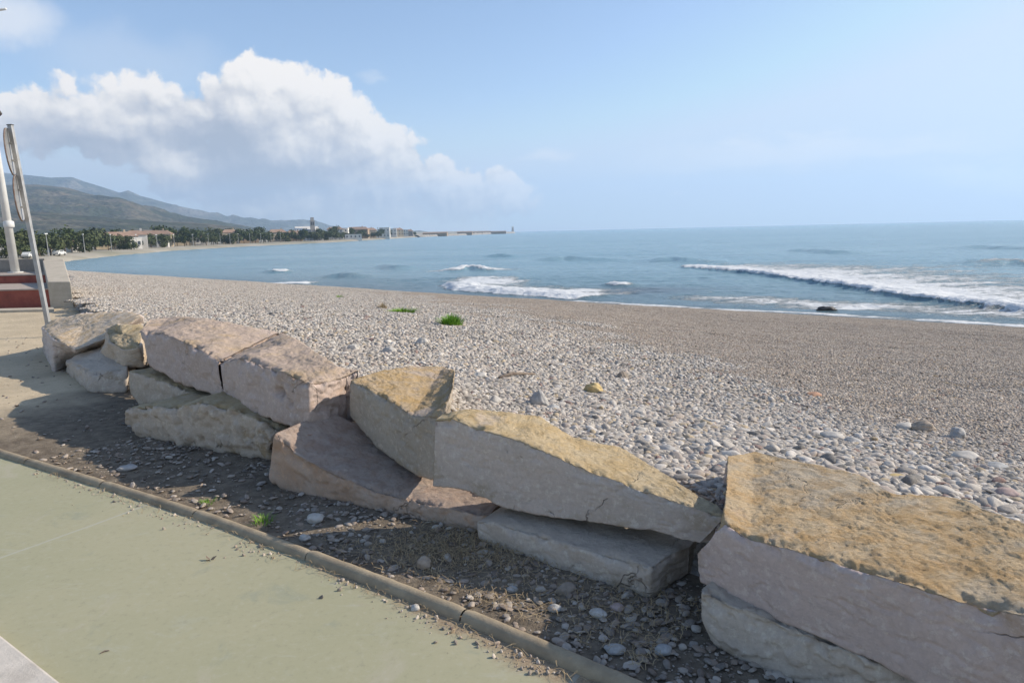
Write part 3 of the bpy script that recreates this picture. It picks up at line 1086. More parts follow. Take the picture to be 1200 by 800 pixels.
boulder('long grey slab with a flat yellow top, left of the largest block', LC,
        [((510, 492), (507, 570), .07), ((530, 490), (530, 572), .14), ((553, 500), (552, 577), (590, 482)), ((613, 518), (590, 595), (632, 487)), ((687, 550), (647, 607), (672, 511)), ((750, 573), (700, 613), (727, 524)),
         ((800, 590), (767, 621), (783, 556)), ((832, 601), (805, 634), (818, 580)), ((850, 606), (820, 636), (840, 590))],
        'stone_grey_yellow', 3, dz=.02, rough=.6, flake=.85, roundness=1, ffac=.3)
boulder('grey flat-topped block lying under the yellow-topped slab', LC2,
        [((557, 612), (559, 630), .42), ((573, 610), (576, 645), .5), ((620, 624), (620, 664), .5), ((687, 644), (687, 688), .5), ((740, 658), (737, 701), .48), ((764, 664), (762, 702), .44), ((786, 650), (785, 688), .35, None, .14), ((808, 640), (806, 673), .2, None, .28)],
        'stone_pale', 4, rough=.6, roundness=5, flake=.35, ffac=.5, dz=.03)
boulder('wedge-shaped block with an orange triangular top, left of the yellow slab', LB,
        [((410, 446), (410, 488), .12), ((430, 455), (430, 512), (446, 435)), ((460, 471), (458, 536), (485, 428)), ((483, 487), (483, 552), (520, 430)), ((508, 488), (505, 564), (533, 434)), ((522, 484), (514, 560), (531, 450))],
        'stone_grey_orange', 5, dz=.02, rough=.8, flake=1.0, roundness=2, ffac=.9)
boulder('rust-stained block at ground level under the orange-topped wedge', L9,
        [((320, 507), (313, 562), .5), ((345, 530), (340, 581), .6), ((380, 550), (378, 592), .7), ((437, 574), (436, 606), .75), ((500, 590), (490, 613), .7), ((548, 600), (545, 620), .55), ((572, 604), (565, 622), .4)],
        'stone_rust', 6, dz=.03, rough=.8, roundness=3, flake=.7)
boulder('rose-coloured long block with a dark hole in its side, left of the orange wedge', L7,
        [((258, 425), (262, 464), (330, 389)), ((285, 419), (290, 480), (347, 397)), ((307, 429), (322, 492), (362, 406)), ((335, 437), (345, 500), (380, 418)), ((361, 449), (362, 503), (396, 430)), ((385, 447), (385, 500), (408, 432), None, .17), ((406, 441), (405, 494), .10, None, .36)],
        'stone_rose', 7, dz=.03, rough=1.15, flake=1.2, roundness=1, pits=[(327, 459, .05, .09), (341, 473, .025, .04)])
boulder('rose-coloured long block with a cracked top, second large one from the left', L6,
        [((164, 388), (170, 402), (176, 374)), ((172, 391), (176, 428), (205, 371)), ((190, 390), (203, 445), (240, 373)), ((220, 402), (230, 456), (275, 379)), ((240, 412), (248, 463), (300, 384)), ((257, 423), (262.5, 467), (328, 389))],
        'stone_rose', 8, dz=.04, rough=1.15, flake=1.2, roundness=1)
boulder('long rounded tan block on the ground beneath the rose-coloured blocks', L5,
        [((148, 478), (143, 496), .3), ((168, 475), (166, 513), .45), ((208, 476), (203, 522), .5), ((230, 469), (227, 528), .55), ((270, 478), (268, 533), .55), ((318, 498), (314, 537), .5), ((328, 506), (324, 534), .4)],
        'stone_sand', 9, rough=1.6, roundness=8, flake=.5, ffac=2.0)
boulder('small brownish block wedged above the long rounded tan block', L4,
        [((149, 434), (151, 460), .4), ((168, 438), (162, 476), .5), ((200, 449), (196, 478), .5), ((240, 466), (236, 485), .5)],
        'stone_sand', 10, rough=1.0, roundness=6, flake=.5)
boulder_poly('low grey block at the left, in front of the ochre pyramid-shaped block',
             [(109, 438, .20), (150, 430, .27), (152, 408, .34), (118, 405, .34), (92, 413, .26), (77, 421, .19)],
             [(107, 462, -.02), (149, 463, -.02), (160, 436, -.02), (122, 434, -.02), (100, 438, -.02), (78, 438, -.02)],
             'stone_pale', 11, rough=.9, roundness=4, flake=.5)
boulder_poly('ochre pyramid-shaped block leaning between pale and rose-coloured blocks',
             [(144, 409, .45), (163, 407, .48), (170, 380, .64), (140, 379, .66), (124, 384, .58), (129, 400, .50)],
             [(145, 431, .24), (172, 430, .24), (185, 402, .2), (150, 398, .2), (122, 402, .2), (115, 415, .24)],
             'stone_sand', 12, rough=.9, roundness=3, flake=1.3)
boulder_poly('pale broad boulder with a brown streak, leftmost of the wall',
             [(62, 396, .43), (88, 410, .34), (122, 398, .44), (168, 370, .66), (150, 364, .68), (105, 366, .62), (60, 375, .5), (50, 383, .43)],
             [(64, 437, -.02), (100, 423, -.02), (140, 412, -.02), (175, 398, -.02), (150, 396, -.02), (105, 398, -.02), (66, 404, -.02), (51, 411, -.02)],
             'stone_white_ochre', 13, rough=1.0, roundness=3, flake=.8)
boulder('small pale rounded rock wedged in the gap left of the largest block', LC,
        [((828, 582), (824, 604), .12), ((840, 578), (838, 606), .15), ((853, 586), (853, 606), .1)],
        'stone_pale', 14, offs=(.32, .32), rough=.5, roundness=6, flake=.4)

# ------------------------------------------------------------------ pebbles
import bmesh


def ico(sub):
    bm = bmesh.new()
    bmesh.ops.create_icosphere(bm, subdivisions=sub, radius=1)
    V = np.array([v.co[:] for v in bm.verts])
    F = np.array([[v.index for v in f.verts] for f in bm.faces])
    bm.free()
    return V, F


I1, I2, I3 = ico(1), ico(2), ico(3)
peb_col = bpy.data.collections.new("pebble_shapes")
for k in range(10):
    V, F = I3
    V = V.copy()
    V = V * (1 + .45 * pnoise(V * .9 + k * 5)[:, None] + .16 * pnoise(V * 2.0 + k * 9)[:, None])
    ex = 1.0 + .25 * (k % 3)
    V = np.sign(V) * np.abs(V) ** (1.12 if k % 2 else .95)
    V *= np.array([ex, 1.0, .45 + .35 * ((k * 7) % 5) / 5])
    po = bpy.data.objects.new('pebble_shape', mesh_np('pebble_shape', V, F, MATS['pebble']))
    peb_col.objects.link(po)


def scatter_nodes(name, coll):
    ng = bpy.data.node_groups.new(name, 'GeometryNodeTree')
    ng.interface.new_socket("Geometry", in_out='INPUT', socket_type='NodeSocketGeometry')
    ng.interface.new_socket("Geometry", in_out='OUTPUT', socket_type='NodeSocketGeometry')
    N, L = ng.nodes, ng.links
    i_, o_ = N.new('NodeGroupInput'), N.new('NodeGroupOutput')
    ci = N.new('GeometryNodeCollectionInfo')
    ci.inputs['Collection'].default_value = coll
    ci.inputs['Separate Children'].default_value = True
    ci.inputs['Reset Children'].default_value = True
    iop = N.new('GeometryNodeInstanceOnPoints')
    iop.inputs['Pick Instance'].default_value = True

    def na(nm, typ):
        a = N.new('GeometryNodeInputNamedAttribute')
        a.data_type = typ
        a.inputs['Name'].default_value = nm
        return a.outputs[0]
    e = N.new('FunctionNodeEulerToRotation')
    L.new(na('rot', 'FLOAT_VECTOR'), e.inputs[0])
    L.new(e.outputs[0], iop.inputs['Rotation'])
    L.new(na('scl', 'FLOAT_VECTOR'), iop.inputs['Scale'])
    L.new(na('idx', 'INT'), iop.inputs['Instance Index'])
    L.new(i_.outputs[0], iop.inputs['Points'])
    L.new(ci.outputs[0], iop.inputs['Instance'])
    L.new(iop.outputs[0], o_.inputs[0])
    return ng


def scatter(name, label, P3, rot, scl, idx, coll, attrs, cat):
    me = bpy.data.meshes.new(name)
    me.vertices.add(len(P3))
    me.vertices.foreach_set('co', np.asarray(P3, np.float32).ravel())
    for k, v in (('rot', rot), ('scl', scl)):
        me.attributes.new(k, 'FLOAT_VECTOR', 'POINT').data.foreach_set('vector', np.asarray(v, np.float32).ravel())
    me.attributes.new('idx', 'INT', 'POINT').data.foreach_set('value', np.asarray(idx, np.int32))
    for k, v in attrs.items(): me.attributes.new(k, 'FLOAT', 'POINT').data.foreach_set('value', np.asarray(v, np.float32))
    o = obj(name, me)
    m = o.modifiers.new("scatter", 'NODES')
    m.node_group = scatter_nodes(name + "_nodes", coll)
    return tag(o, label, cat, kind='stuff')


def in_view(P3, margin=60):
    d = P3 - CAMP
    zf = d @ _fw
    px = 600 + FPX * (d @ RT) / zf
    py = 400 - FPX * (d @ UP) / zf
    return (zf > .3) & (px > -margin) & (px < 1200 + margin) & (py < 800 + margin * 2)


def beach_coarse(P, dw):
    """1 where the coarse pale stones lie, 0 on the fine gravel towards the water"""
    lim = np.interp(P[:, 0] / np.maximum(P[:, 1], .5), [-.8, -.3, -.12, .12, .38, .75], [30, 17, 10.5, 6.3, 3.6, 2.6])
    nz = pnoise(np.column_stack([P * .7, P[:, 0] * 0 + 5]))
    nz2 = pnoise(np.column_stack([P * 2.4, P[:, 0] * 0 + 8]))
    return sstep(1.45, .65, dw / lim + .35 * nz + .2 * nz2)


# near zone: every stone its own instance
def sample_near(n, r0, r1):
    r = np.sqrt(RNG.uniform(r0 ** 2, r1 ** 2, n))
    th = RNG.uniform(math.radians(-46), math.radians(46), n)
    return np.column_stack([r * np.sin(th), r * np.cos(th)])


def pebble_batch(P, smin, smax, lift):
    z, dw, ds = beach(P)
    k = (dw > .38) & (ds > .5)
    P, z, dw = P[k], z[k], dw[k]
    co = beach_coarse(P, dw)
    right = sstep(.2, 1.6, P[:, 0]) * sstep(2.6, 1.6, dw)
    n = len(P)
    s = smin * (smax / smin) ** (RNG.random(n) ** 1.6)
    s = s * (.55 + .45 * co) * (1 + .45 * right)
    P3 = np.column_stack([P, z + lift * s])
    v = in_view(P3)
    rot = np.column_stack([RNG.normal(0, .28, n), RNG.normal(0, .28, n), RNG.uniform(0, 6.28, n)])
    sc_ = np.column_stack([s, s * RNG.uniform(.7, 1, n), s * RNG.uniform(.6, 1.1, n)])
    return P3[v], rot[v], sc_[v], RNG.integers(0, 10, n)[v], RNG.random(n)[v], (1 - co)[v]


bat = [pebble_batch(sample_near(330000, 2.0, 7.5), .007, .023, .25),
       pebble_batch(sample_near(20000, 2.0, 8.0), .016, .034, .30),
       pebble_batch(sample_near(12000, 7, 13.0), .020, .045, .30),
       pebble_batch(sample_near(7000, 12, 24.0), .022, .050, .30)]
P3, rot, sc_, ix, pc, fi = [np.concatenate(q) for q in zip(*bat)]
# fewer large ones on the fine gravel
big = (sc_[:, 0] > .024) & (fi > .6) & (RNG.random(len(fi)) < .8)
P3, rot, sc_, ix, pc, fi = [q[~big] for q in (P3, rot, sc_, ix, pc, fi)]
scatter('pebbles', 'grey and white rounded pebbles covering the beach behind the blocks', P3, rot, sc_, ix, peb_col, {'pcol': pc, 'pfine': .15 + fi * .7, 'pwet': fi * 0}, 'pebbles')

# further out: square patches of small stones laid over the slope
tile_col = bpy.data.collections.new("gravel_patches")


def gravel_patch(n, size, smin, smax, fine):
    V0, F0 = I1
    Vs, Fs, pcv = [], [], []
    rq, aq = np.sqrt(RNG.random(n)), RNG.uniform(0, 6.28, n)
    rq *= 1 + .12 * np.sin(aq * 5 + 1)
    c = np.column_stack([rq * np.cos(aq), rq * np.sin(aq)]) * size / 2
    zdrop = -.022 * rq ** 5
    s = smin * (smax / smin) ** (RNG.random(n) ** 1.7)
    an = RNG.uniform(0, 6.28, n)
    el_ = RNG.uniform(.55, 1, n)
    fz = RNG.uniform(.4, .8, n)
    J = 1 + .18 * RNG.normal(size=(n, len(V0), 1))
    L = V0[None] * J * np.stack([s, s * el_, s * fz], -1)[:, None, :]
    ta_ = RNG.normal(0, .3, n)
    z_ = L[:, :, 2] + L[:, :, 0] * ta_[:, None]
    x_ = L[:, :, 0] * np.cos(an)[:, None] - L[:, :, 1] * np.sin(an)[:, None]
    y_ = L[:, :, 0] * np.sin(an)[:, None] + L[:, :, 1] * np.cos(an)[:, None]
    V = np.stack([x_ + c[:, :1], y_ + c[:, 1:], z_ + (s * .3 + zdrop)[:, None]], -1).reshape(-1, 3)
    F = (F0[None] + (np.arange(n) * len(V0))[:, None, None]).reshape(-1, 3)
    pcv = np.repeat(RNG.random(n), len(V0))
    me = mesh_np('gravel_patch', V, F, MATS['tile_pebble'], attrs={'pcol': pcv, 'pfine': np.full(len(V), fine)})
    o = bpy.data.objects.new('gravel_patch', me)
    tile_col.objects.link(o)


for k in range(3): gravel_patch(2600, 1.28, .012, .034, 0.1)
for k in range(3): gravel_patch(4800, 1.28, .009, .020, .95)
xs = np.arange(-60, 45, .76)
ys = np.arange(4, 75, .76)
X, Y = np.meshgrid(xs, ys)
P = np.column_stack([X.ravel(), Y.ravel()]) + RNG.uniform(-.1, .1, (X.size, 2))
z, dw, ds = beach(P)
r = np.hypot(*P.T)
k = (dw > .75) & (ds > -.3) & (r > 6.2)
P, z, dw, ds = P[k], z[k], dw[k], ds[k]
P3 = np.column_stack([P, z])
k = in_view(P3, 120)
P, P3, dw, ds = P[k], P3[k], dw[k], ds[k]
zx, _, _ = beach(P + np.array([.3, 0]))
zy, _, _ = beach(P + np.array([0, .3]))
sx, sy = (zx - P3[:, 2]) / .3, (zy - P3[:, 2]) / .3
qa = RNG.uniform(0, 6.28, len(P))
from mathutils import Euler
rots = []
for a_, b_, q_ in zip(sx, sy, qa):
    nrm = Vector((-a_, -b_, 1)).normalized()
    qq = Vector((0, 0, 1)).rotation_difference(nrm) @ Euler((0, 0, q_)).to_quaternion()
    rots.append(tuple(qq.to_euler()))
co = beach_coarse(P, dw)
idx = np.where(RNG.random(len(P)) < co, RNG.integers(0, 3, len(P)), RNG.integers(3, 6, len(P)))
scatter('gravel', 'fine grey gravel sloping down to the water', P3, np.array(rots), np.ones((len(P), 3)), idx, tile_col, {'pwet': np.clip(sstep(2.6, .6, ds) + .30 * np.clip(pnoise(np.column_stack([ds * .55, P[:, 0] * .12, P[:, 0] * 0])) * 1.6, 0, 1), 0, 1)}, 'gravel')

# stones in the dirt strip between kerb and blocks
n = 60000
lo = RNG.random(n)
ci = np.array([np.interp(lo * sl_[-1], sl_, pts[:, 0]), np.interp(lo * sl_[-1], sl_, pts[:, 1])]).T
P = ci + RNG.random((n, 1)) * np.array([[.64, .77]]) * np.where(ci[:, :1] < -3.6, 3.6, 1.5)
dwv = polydist(P, WALL)
dkv = -polydist(P, KERB)
dens = .25 + .75 * sstep(-1.2, .6, P[:, 0]) + .3 * (pnoise(np.column_stack([P * 1.5, P[:, 0] * 0])) > .1)
dens *= np.clip(sstep(-4.6, -2.6, P[:, 0]), .10, 1)
k = (dwv < .3) & (dkv > .07) & (RNG.random(n) < dens) & (P[:, 0] > -9)
P = P[k]
n = len(P)
s = .003 * (.022 / .003) ** (RNG.random(n) ** 1.9)
scatter('loose_stones', 'loose grey stones and grit in the shaded dirt strip', np.column_stack([P, s * .15]), np.column_stack([RNG.normal(0, .2, n), RNG.normal(0, .2, n), RNG.uniform(0, 6.28, n)]),
        np.column_stack([s, s * RNG.uniform(.7, 1, n), s * RNG.uniform(.5, .9, n)]), RNG.integers(0, 10, n), peb_col, {'pcol': RNG.random(n) * .75, 'pfine': np.full(n, .35), 'pwet': RNG.random(n) * .8}, 'stones')
# grit spilled on the pavement side of the kerb
n = 7000
tq = sl_[-1] * RNG.random(n)
ci = np.array([np.interp(tq, sl_, pts[:, 0]), np.interp(tq, sl_, pts[:, 1])]).T
wv = -.055 - np.abs(RNG.normal(0, .05, n)) * (1 + .8 * (RNG.random(n) < .1))
P = ci + wv[:, None] * np.array([[.55, .83]])
k = (P[:, 0] > -3.4) & ((pnoise(np.column_stack([P * 2.2, P[:, 0] * 0 + 2])) > -.05) | (RNG.random(n) < .15)) & (RNG.random(n) < np.interp(P[:, 0], [-3, -1, 0], [.25, .5, 1]))
P = P[k]
n = len(P)
s = .0015 * (.010 / .0015) ** (RNG.random(n) ** 2.0)
scatter('grit', 'small grit spilled on the green pavement along the kerb', np.column_stack([P, .004 + s * .3]), RNG.uniform(-.4, 6, (n, 3)), np.column_stack([s, s, s]), RNG.integers(0, 10, n), peb_col,
        {'pcol': RNG.random(n), 'pfine': np.full(n, .9), 'pwet': np.full(n, .0)}, 'grit')

# ------------------------------------------------------------------ single stones one can point at
def m_stone(c):
    def f(t, p, b):
        n = t.noise(p, 14, 6, .65)
        n2 = t.noise(p, 70, 4, .7)
        cc = t.mix(t.mapr(n, .35, .65), tuple(q * .82 for q in c), tuple(q * 1.12 for q in c))
        return t.mix(t.mapr(n2, .3, .45, .3, 0), cc, tuple(q * .5 for q in c)), t.bump(n2, .5, .004)
    return f


for nm, c in (('s_white', (.54, .50, .44)), ('s_grey', (.42, .40, .37)), ('s_yellow', (.56, .42, .20)), ('s_tan', (.42, .34, .26)), ('s_pink', (.44, .33, .29)), ('s_brown', (.30, .25, .20)), ('s_blue', (.40, .395, .375)), ('s_orange', (.48, .28, .18))):
    material(nm, m_stone(c), .85, .25)
STONES = [  # px, py, width px, height ratio, roughness, material, label, on beach
    (695, 457, 24, .75, .30, 's_yellow', 'rough yellow stone lying on the grey pebbles beyond the slab', 1),
    (631, 470, 22, 1.25, .35, 's_grey', 'upright pointed pale grey stone behind the yellow-topped slab', 1),
    (580, 469, 17, .85, .08, 's_white', 'round white stone left of the upright pointed stone', 1),
    (621, 483, 15, .5, .1, 's_white', 'small white stone at the foot of the upright pointed stone', 1),
    (648, 478, 20, .4, .1, 's_blue', 'flat bluish stone right of the upright pointed stone', 1),
    (729, 441, 15, .9, .35, 's_brown', 'small dark pointed stone beyond the rough yellow stone', 1),
    (781, 528, 24, .5, .05, 's_grey', 'smooth grey oval pebble behind the right end of the slab', 1),
    (750, 505, 15, .75, .1, 's_white', 'whitish pebble left of the smooth grey oval one', 1),
    (849, 547, 22, .6, .1, 's_grey', 'dark grey round pebble in the shaded gap beside the largest block', 1),
    (818, 553, 14, .8, .05, 's_white', 'small white pebble above the gap between slab and largest block', 1),
    (975, 512, 25, .45, .06, 's_white', 'broad flat whitish pebble behind the ochre top of the largest block', 1),
    (998, 517, 20, .45, .06, 's_grey', 'flat grey pebble just right of the broad whitish one', 1),
    (1082, 503, 24, .55, .3, 's_tan', 'angular tan stone among pebbles at the right', 1),
    (1122, 511, 20, .7, .3, 's_grey', 'blocky grey stone right of the angular tan stone', 1),
    (1060, 501, 22, .4, .08, 's_white', 'long white pebble left of the angular tan stone', 1),
    (1130, 536, 26, .4, .06, 's_white', 'flat white pebble below the blocky grey stone', 1),
    (1180, 581, 26, .5, .06, 's_pink', 'pinkish oval pebble at the right edge of the picture', 1),
    (1168, 548, 24, .35, .06, 's_blue', 'long bluish pebble above the pinkish oval one', 1),
    (1052, 563, 24, .35, .06, 's_yellow', 'flat yellowish pebble touching the back of the largest block', 1),
    (953, 463, 20, .35, .2, 's_orange', 'flat orange-brown stone on the finer gravel', 1),
    (562, 441, 20, .5, .2, 's_white', 'pale stone half sunk in pebbles right of the orange wedge', 1),
    (494, 402, 17, .8, .25, 's_white', 'pale lump beyond the orange wedge, below the grass tuft', 1),
    (457, 412, 17, .7, .2, 's_white', 'pale lump on the pebbles behind the orange wedge', 1),
    (415, 409, 15, .8, .25, 's_white', 'pale lump standing behind the rose-coloured block', 1),
    (370, 607, 21, .7, .15, 's_white', 'white stone in the dirt beside the rust-stained block', 0),
    (357, 630, 14, .6, .2, 's_white', 'small white stone near the kerb below the other white stone', 0),
    (497, 660, 19, .9, .12, 's_tan', 'beige rounded stone alone in the shaded dirt', 0),
    (663, 690, 23, .7, .06, 's_brown', 'brown round stone in front of the shaded grey block', 0),
    (701, 718, 22, .5, .06, 's_white', 'white flat stone in the dirt in front of the grey block', 0),
    (723, 711, 18, .5, .06, 's_pink', 'pinkish stone right of the white flat stone', 0),
    (777, 762, 20, .6, .05, 's_blue', 'pale bluish oval stone near the bottom of the dirt strip', 0),
    (721, 760, 24, .4, .08, 's_grey', 'grey flat stone left of the pale bluish oval stone', 0),
    (650, 712, 17, .6, .05, 's_blue', 'bluish stone halfway between kerb and grey block', 0),
    (487, 712, 12, .7, .1, 's_white', 'small white stone on the green pavement touching the kerb', 0),
    (600, 690, 14, .6, .1, 's_blue', 'small bluish stone left of the brown round stone', 0),
    (150, 548, 20, .35, .15, 's_grey', 'flat grey stone in the dirt near the left part of the kerb', 0),
]
for i, (px, py, w, hr, rg, mt, lab, onb) in enumerate(STONES):
    if onb: p = beach_hit(px, py + w * hr * .25)
    else: p = g(px, py + w * hr * .25, 0)
    s = np.linalg.norm(p - CAMP) * w / FPX / 2 * .88
    V, F = ico(4)
    V = V * (1 + .42 * pnoise(V * .9 + i * 3.1) + (rg * .8 + .06) * fbm(V * 1.7 + i, 5))[:, None]
    if 'upright' in lab or 'pointed' in lab:
        V[:, :2] *= (1.0 - .45 * V[:, 2:3])
    V *= np.array([1, .75, hr])
    o = obj('stone', mesh_np('stone', V * s, F, MATS[mt]), loc=(p[0], p[1], p[2] + s * hr * .55), rot=(0, 0, random.uniform(-.5, .5)))
    tag(o, lab, 'stone', 'single stones lying on the beach' if onb else 'single stones lying beside the path')


# ------------------------------------------------------------------ grass tufts, straw, stick
def blades(n, spread, hgt, lean, wid, seg=3, flat=0.0):
    V, Q, T, lf = [], [], [], []
    for k in range(n):
        a = random.uniform(0, 6.28)
        rr_ = spread * random.random() ** .6
        x0, y0 = rr_ * math.cos(a), rr_ * math.sin(a)
        a2 = a + random.uniform(-.8, .8)
        h = hgt * random.uniform(.5, 1.1) * (1 - .4 * rr_ / spread)
        le = lean * random.uniform(.2, 1) * (.4 + rr_ / spread)
        px, py = -math.sin(a2) * wid, math.cos(a2) * wid
        b0 = len(V)
        v = random.random()
        for s in range(seg + 1):
            t = s / seg
            cx, cy = x0 + math.cos(a2) * le * t * t, y0 + math.sin(a2) * le * t * t
            cz = h * (t - .25 * t * t)
            w = 1 - t * .85
            V += [(cx - px * w, cy - py * w, cz), (cx + px * w, cy + py * w, cz)]
            lf += [v, v]
            if s: Q.append((b0 + 2 * s - 2, b0 + 2 * s - 1, b0 + 2 * s + 1, b0 + 2 * s))
    return np.array(V), np.array(Q), np.array(lf)


for (px, py, w, h, lab, n) in [(529, 382, 30, 13, 'bright green grass tuft, roundest one on the pebble beach', 420), (471, 367, 36, 6, 'low spreading green plant on the pebbles left of the round tuft', 300),
                               (449, 362, 12, 7, 'small yellowish grass tuft left of the low spreading plant', 90), (398, 349, 10, 4, 'tiny faded green sprig furthest away on the pebble beach', 50)]:
    p = beach_hit(px, py)
    s = np.linalg.norm(p - CAMP) / FPX
    V, Q, lf = blades(n, w * s * .42, h * s * 1.6, w * s * .30, .008)
    o = obj('grass_tuft', mesh_np('grass_tuft', V, Q, MATS['grass_blade' if 'green' in lab else 'straw'], attrs={'leaf': lf}), loc=tuple(p))
    tag(o, lab, 'grass tuft', 'grass tufts on the beach')
for (px, py, w, h, lab, n) in [(308, 612, 22, 13, 'small green weed beside the kerb, nearer the rust-stained block', 70), (243, 590, 16, 8, 'small green weed beside the kerb, further left', 45)]:
    p = g(px, py, 0)
    s = np.linalg.norm(p - CAMP) / FPX
    V, Q, lf = blades(n, w * s * .5, h * s, w * s * .4, .0022)
    tag(obj('weed', mesh_np('weed', V, Q, MATS['grass_blade'], attrs={'leaf': lf}), loc=tuple(p)), lab, 'weed', 'weeds beside the kerb')

# dry straw and needles matted in the dirt strip
V, Q, lf = [], [], []
for k in range(4200):
    t_ = random.random()
    if random.random() < .75:
        c = np.array([.55, 2.35]) * t_ + np.array([-.75, 3.35]) * (1 - t_) + np.array([.5, .62]) * random.uniform(-.15, .75)
        if random.random() < .4: c = np.array([-.3, 3.28]) + RNG.normal(0, .22, 2) * np.array([1.3, .6])
    else:
        q = random.random() * sl_[-1]
        c = np.array([np.interp(q, sl_, pts[:, 0]), np.interp(q, sl_, pts[:, 1])]) - abs(random.gauss(0, .035)) * np.array([.55, .83]) - .05 * np.array([.55, .83])
        if c[0] < -3.2: continue
    if polydist(c[None], WALL)[0] > .15: continue
    L_ = random.uniform(.02, .10) if k % 3 else random.uniform(.01, .03)
    a = random.uniform(0, 6.28)
    cu = random.uniform(-1.2, 1.2)
    v = random.random()
    z0 = random.uniform(.006, .022)
    z1 = z0 + random.uniform(-.004, .02)
    b0 = len(V)
    wd = random.uniform(.0006, .0014)
    for s in range(4):
        t_ = s / 3
        an = a + cu * (t_ - .5)
        x, y = c[0] + L_ * (t_ - .5) * math.cos(an), c[1] + L_ * (t_ - .5) * math.sin(an)
        zz = z0 + (z1 - z0) * math.sin(t_ * 3.14)
        V += [(x - math.sin(an) * wd, y + math.cos(an) * wd, zz), (x + math.sin(an) * wd, y - math.cos(an) * wd, zz)]
        lf += [v, v]
        if s: Q.append((b0 + 2 * s - 2, b0 + 2 * s - 1, b0 + 2 * s + 1, b0 + 2 * s))
tag(obj('dry_grass', mesh_np('dry_grass', np.array(V), np.array(Q), MATS['straw'], attrs={'leaf': np.array(lf)})), 'dry straw and needles matted in the dirt strip', 'dry grass', kind='stuff')

# leaves, twigs on the pavement
for (px, py, L_, ang, lab) in [(246, 657, .035, .4, 'curled brown leaf with a pale tip on the green pavement'), (123, 764, .03, .6, 'thin brown twig at the lower left of the pavement'), (191, 632 - 60, .02, 1.5, 'short dark twig near the kerb on the left')]:
    p = g(px, py, .004)
    mb = MB()
    if 'leaf' in lab:
        for s in range(3):
            a = ang + s * 2.1
            mb.add([(0, 0, .004), (L_ * .5 * math.cos(a + .5), L_ * .5 * math.sin(a + .5), .016), (L_ * math.cos(a), L_ * math.sin(a), .022), (L_ * .5 * math.cos(a - .5), L_ * .5 * math.sin(a - .5), .006)], [(0, 1, 2, 3)])
        tag(mb.build('leaf', MATS['wood'], loc=tuple(p)), lab, 'leaf')
    else:
        mb.tube([(-L_ / 2, 0, .003), (0, .003, .005), (L_ / 2, 0, .003)], [.002, .003, .0015], 6)
        tag(mb.build('twig', MATS['wood'], loc=tuple(p), rot=(0, 0, ang)), lab, 'twig')
pA, pB = beach_hit(585, 447), beach_hit(627, 443)
mb = MB()
mid = (pA + pB) / 2
mb.tube([pA - mid + (0, 0, .03), np.array([-.05, .03, .05]), pB - mid + (0, 0, .04)], [.012, .016, .008], 8)
tag(mb.build('driftwood_stick', MATS['wood'], loc=tuple(mid), smooth=True), 'thin dark driftwood stick lying on the pebbles', 'driftwood')

p = g(358, 511, .30)
mb = MB().add([(-.05, 0, .0), (0, -.012, .012), (.055, 0, .004), (0, .012, .010)], [(0, 1, 2, 3)])
material('leaf_orange', plain((.55, .24, .10)))
tag(mb.build('leaf', MATS['leaf_orange'], loc=tuple(p), rot=(0, 0, .5)), 'narrow orange leaf lying on the rust-stained block', 'leaf')
# ------------------------------------------------------------------ left: steps, parapet, mast, sign post
YS = 16.7
fA, fB = at(55.5, 330, 16.7), at(82.5, 330, 16.7)
bA, bB = at(49.3, 303.5, 21.6), at(74.5, 303.5, 21.6)
xl, xr = -22.0, fA[0]
t = empty('steps', (xr, YS, 0))
tag(t, 'broad red-fronted steps at the left edge, in front of the bay', 'steps')
H1, H2, D1 = .48, .72, 2.6


def slab(y0, y1, z0, z1, name, mat, parent, loc=None):
    k = (bA[0] - fA[0]) / 4.9
    e = .06
    V = [(xl - xr, y0, z0), (k * y0 + e, y0, z0), (k * y1 + e, y1, z0), (xl - xr, y1, z0), (xl - xr, y0, z1), (k * y0 + e, y0, z1), (k * y1 + e, y1, z1), (xl - xr, y1, z1)]
    return MB().add(V, [(3, 2, 1, 0), (4, 5, 6, 7), (0, 1, 5, 4), (1, 2, 6, 5), (2, 3, 7, 6), (3, 0, 4, 7)]).build(name, MATS[mat], parent, loc=loc)


slab(.1, .13, 0, H1 - .03, 'riser', 'red_tile', t)
slab(.08, D1 + .02, H1 - .03, H1, 'tread', 'tread', t)
slab(D1, D1 + .03, H1, H2 - .03, 'riser', 'red_tile', t)
slab(D1 - .02, 4.5, H2 - .03, H2, 'landing', 'tread', t)
slab(-.75, -.25, -.02, .05, 'foot_slab', 'concrete', t)
lw = slab(4.5, 4.8, .2, 1.10, 'low_wall', 'concrete_grey', None, (xr, YS, 0))
tag(lw, 'low grey wall at the back of the red steps', 'wall')
# sloping concrete parapet
x0 = fA[0]
lo_ = -.4
V = [(fA[0] - x0, 0, lo_), (fB[0] - x0, 0, lo_), (fB[0] - x0, 0, fB[2]), (fA[0] - x0, 0, fA[2]),
     (bA[0] - x0, 4.9, lo_), (bB[0] - x0, 4.9, lo_), (bB[0] - x0, 4.9, bB[2]), (bA[0] - x0, 4.9, bA[2])]
me = bpy.data.meshes.new('parapet')
me.from_pydata(V, [], [(0, 1, 2, 3), (3, 2, 6, 7), (7, 6, 5, 4), (1, 5, 6, 2), (0, 3, 7, 4)])
me.materials.append(MATS['concrete'])
o = obj('parapet', me, loc=(x0, YS, 0))
mm = o.modifiers.new("bevel", 'BEVEL'); mm.width = .02; mm.segments = 2
tag(o, 'pale concrete parapet with a sloping top closing the steps on the right', 'parapet')

